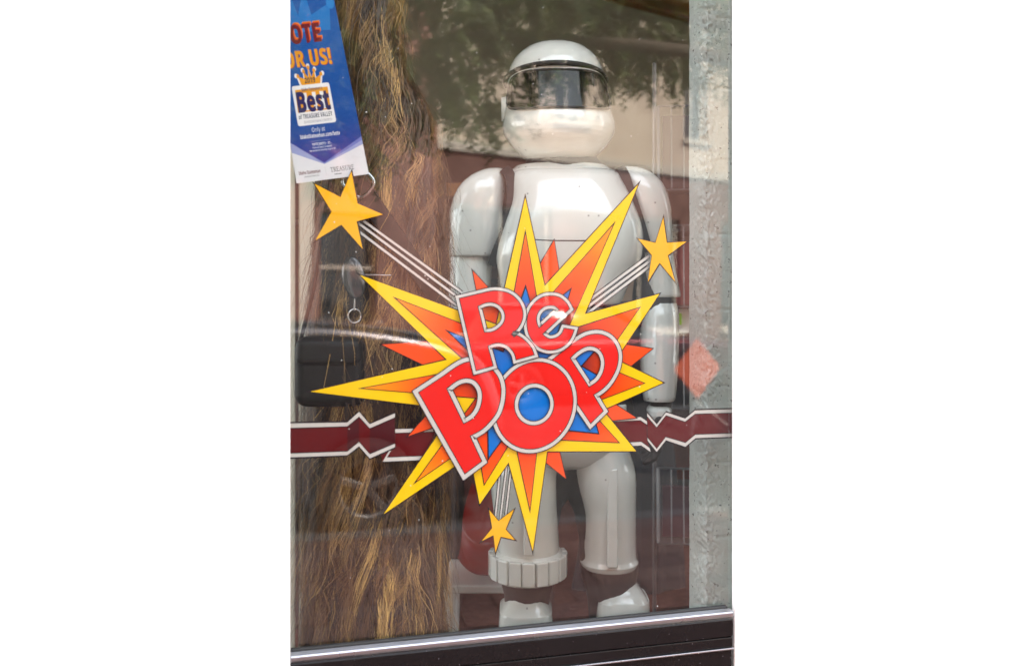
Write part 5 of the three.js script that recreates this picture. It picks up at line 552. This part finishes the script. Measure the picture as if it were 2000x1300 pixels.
// parked cars
function car(label, color, pos, turn, tall) {
  const t = thing('parked_car', label, 'car', pos, turn, 'cars parked in the street'), paint = phys(color, 0.28, { clearcoat: 1, clearcoatRoughness: 0.03, metalness: 0.85 });
  const H = tall ? 1.22 : 0.82, prof = [[-2.25, 0.35], [-2.28, 0.75 * H], [-2.2, 1.02 * H], [-1.2, 1.1 * H], [0.75, 1.12 * H], [1.5, 1.08 * H], [2.05, 0.96 * H], [2.25, 0.72 * H], [2.28, 0.4], [2.1, 0.3]], s = new THREE.Shape(); s.moveTo(...prof[0]); s.splineThru(prof.slice(1).map((p) => new THREE.Vector2(...p)));
  for (const x of [1.4, -1.4]) { s.lineTo(x + 0.42, 0.28); s.absarc(x, 0.32, 0.42, -0.1, Math.PI + 0.1, false); s.lineTo(x - 0.43, 0.28); } s.lineTo(-2.2, 0.28);
  const bg = new THREE.ExtrudeGeometry(s, { depth: 1.5, bevelEnabled: true, bevelSize: 0.1, bevelThickness: 0.14, bevelSegments: 5, curveSegments: 20 }); bg.translate(0, 0, -0.75); mesh('body', metres(toCreasedNormals(bg, 0.6)), paint, t);
  const top = 1.72 * (tall ? 1.16 : 0.86), cab = (g, m, name, z) => mesh(name, g, m, t);
  const cs = new THREE.Shape([[-2.0, 1.0 * H], [-1.65, top - 0.08], [-0.2, top - 0.04], [0.1, top - 0.1], [0.95, 1.04 * H]].map((p) => new THREE.Vector2(...p))), cg = new THREE.ExtrudeGeometry(cs, { depth: 1.36, bevelEnabled: true, bevelSize: 0.06, bevelThickness: 0.1, bevelSegments: 4 }); cg.translate(0, 0, -0.68);
  { const p = cg.attributes.position; for (let i = 0; i < p.count; i++) p.setZ(i, p.getZ(i) * (1 - 0.28 * Math.max(0, p.getY(i) - H) / (top - H))); cg.computeVertexNormals(); } mesh('windows', metres(toCreasedNormals(cg, 0.5)), M.darkGlass, t);
  const rf = new RoundedBoxGeometry(1.75, 0.09, 1.18, 4, 0.04); rf.translate(-0.83, top, 0); mesh('roof', rf, paint, t);
  for (const z of [-0.87, 0.87]) for (const [x0, y0, x1, y1] of [[-1.95, 1.0 * H, -1.62, top], [-0.6, 1.0 * H, -0.62, top], [0.98, 1.06 * H, 0.06, top]]) mesh('pillar', bar([x0, y0, z * 0.93], [x1, y1, z * 0.7], 0.035), paint, t);
  const rub = std([0.02, 0.02, 0.02], 0.85), rimM = std([0.2, 0.2, 0.21], 0.45, { metalness: 0.8 });
  for (const x of [1.4, -1.4]) for (const z of [-0.8, 0.8]) { const ty = new THREE.TorusGeometry(0.265, 0.085, 14, 36); ty.scale(1, 1, 1.3); ty.translate(x, 0.32, z); const ti = mesh('wheel', ty, rub, t); const S = [], sg = Math.sign(z); for (let k = 0; k < 5; k++) { const g = new RoundedBoxGeometry(0.055, 0.2, 0.03, 2, 0.01); g.translate(0, 0.11, 0); g.rotateZ(k * 1.2566); g.translate(x, 0.32, z + sg * 0.06); S.push(g); } const ringG = new THREE.TorusGeometry(0.2, 0.018, 8, 32); ringG.translate(x, 0.32, z + sg * 0.06); const hub = new THREE.CylinderGeometry(0.045, 0.045, 0.05, 16); hub.rotateX(Math.PI / 2); hub.translate(x, 0.32, z + sg * 0.06); mesh('rim', merge([...S, ringG, hub]), rimM, ti); }
  for (const z of [-0.55, 0.55]) { const g = new RoundedBoxGeometry(0.1, 0.12, 0.34, 3, 0.03); g.translate(2.26, 0.78 * H, z); mesh('headlight', g, phys([0.7, 0.7, 0.72], 0.1, { clearcoat: 1 }), t); const r = new RoundedBoxGeometry(0.08, 0.2, 0.16, 3, 0.03); r.translate(-2.26, 0.85 * H, z * 1.25); mesh('tail_light', r, phys([0.35, 0.02, 0.02], 0.2, { clearcoat: 1 }), t); }
  for (const z of [-1, 1]) { const g = new RoundedBoxGeometry(0.14, 0.13, 0.2, 3, 0.04); g.translate(0.72, 1.17 * H, z * 0.97); mesh('mirror', g, paint, t); }
  return t;
}
car('dark grey car parked at the near kerb', [0.12, 0.115, 0.13], [-0.85, -0.13, 5.25], 0, true);
car('maroon car parked across the street', [0.12, 0.03, 0.035], [4.7, -0.13, 11.3], 0, false);

// orange diamond roadworks sign on a folding stand
{
  const t = thing('road_sign', 'orange diamond roadworks sign on a low folding stand in the street', 'sign', [4.83, -0.13, 8.0], Math.PI - 0.25), or = std([0.75, 0.13, 0.05], 0.6), st = std([0.3, 0.3, 0.3], 0.4, { metalness: 0.8 });
  const g = new RoundedBoxGeometry(0.52, 0.52, 0.012, 3, 0.005); g.rotateZ(Math.PI / 4); g.translate(0, 0.75, 0); mesh('panel', g, or, t);
  mesh('post', bar([0, 0.02, -0.02], [0, 1.1, -0.02], 0.012), st, t); for (const s of [-1, 1]) mesh('leg', bar([s * 0.35, 0, 0.3 * s], [0, 0.35, -0.02], 0.01), st, t); for (const s of [-1, 1]) mesh('leg', bar([s * 0.35, 0, -0.3 * s], [0, 0.35, -0.02], 0.01), st, t);
}

renderer.render(scene, camera);
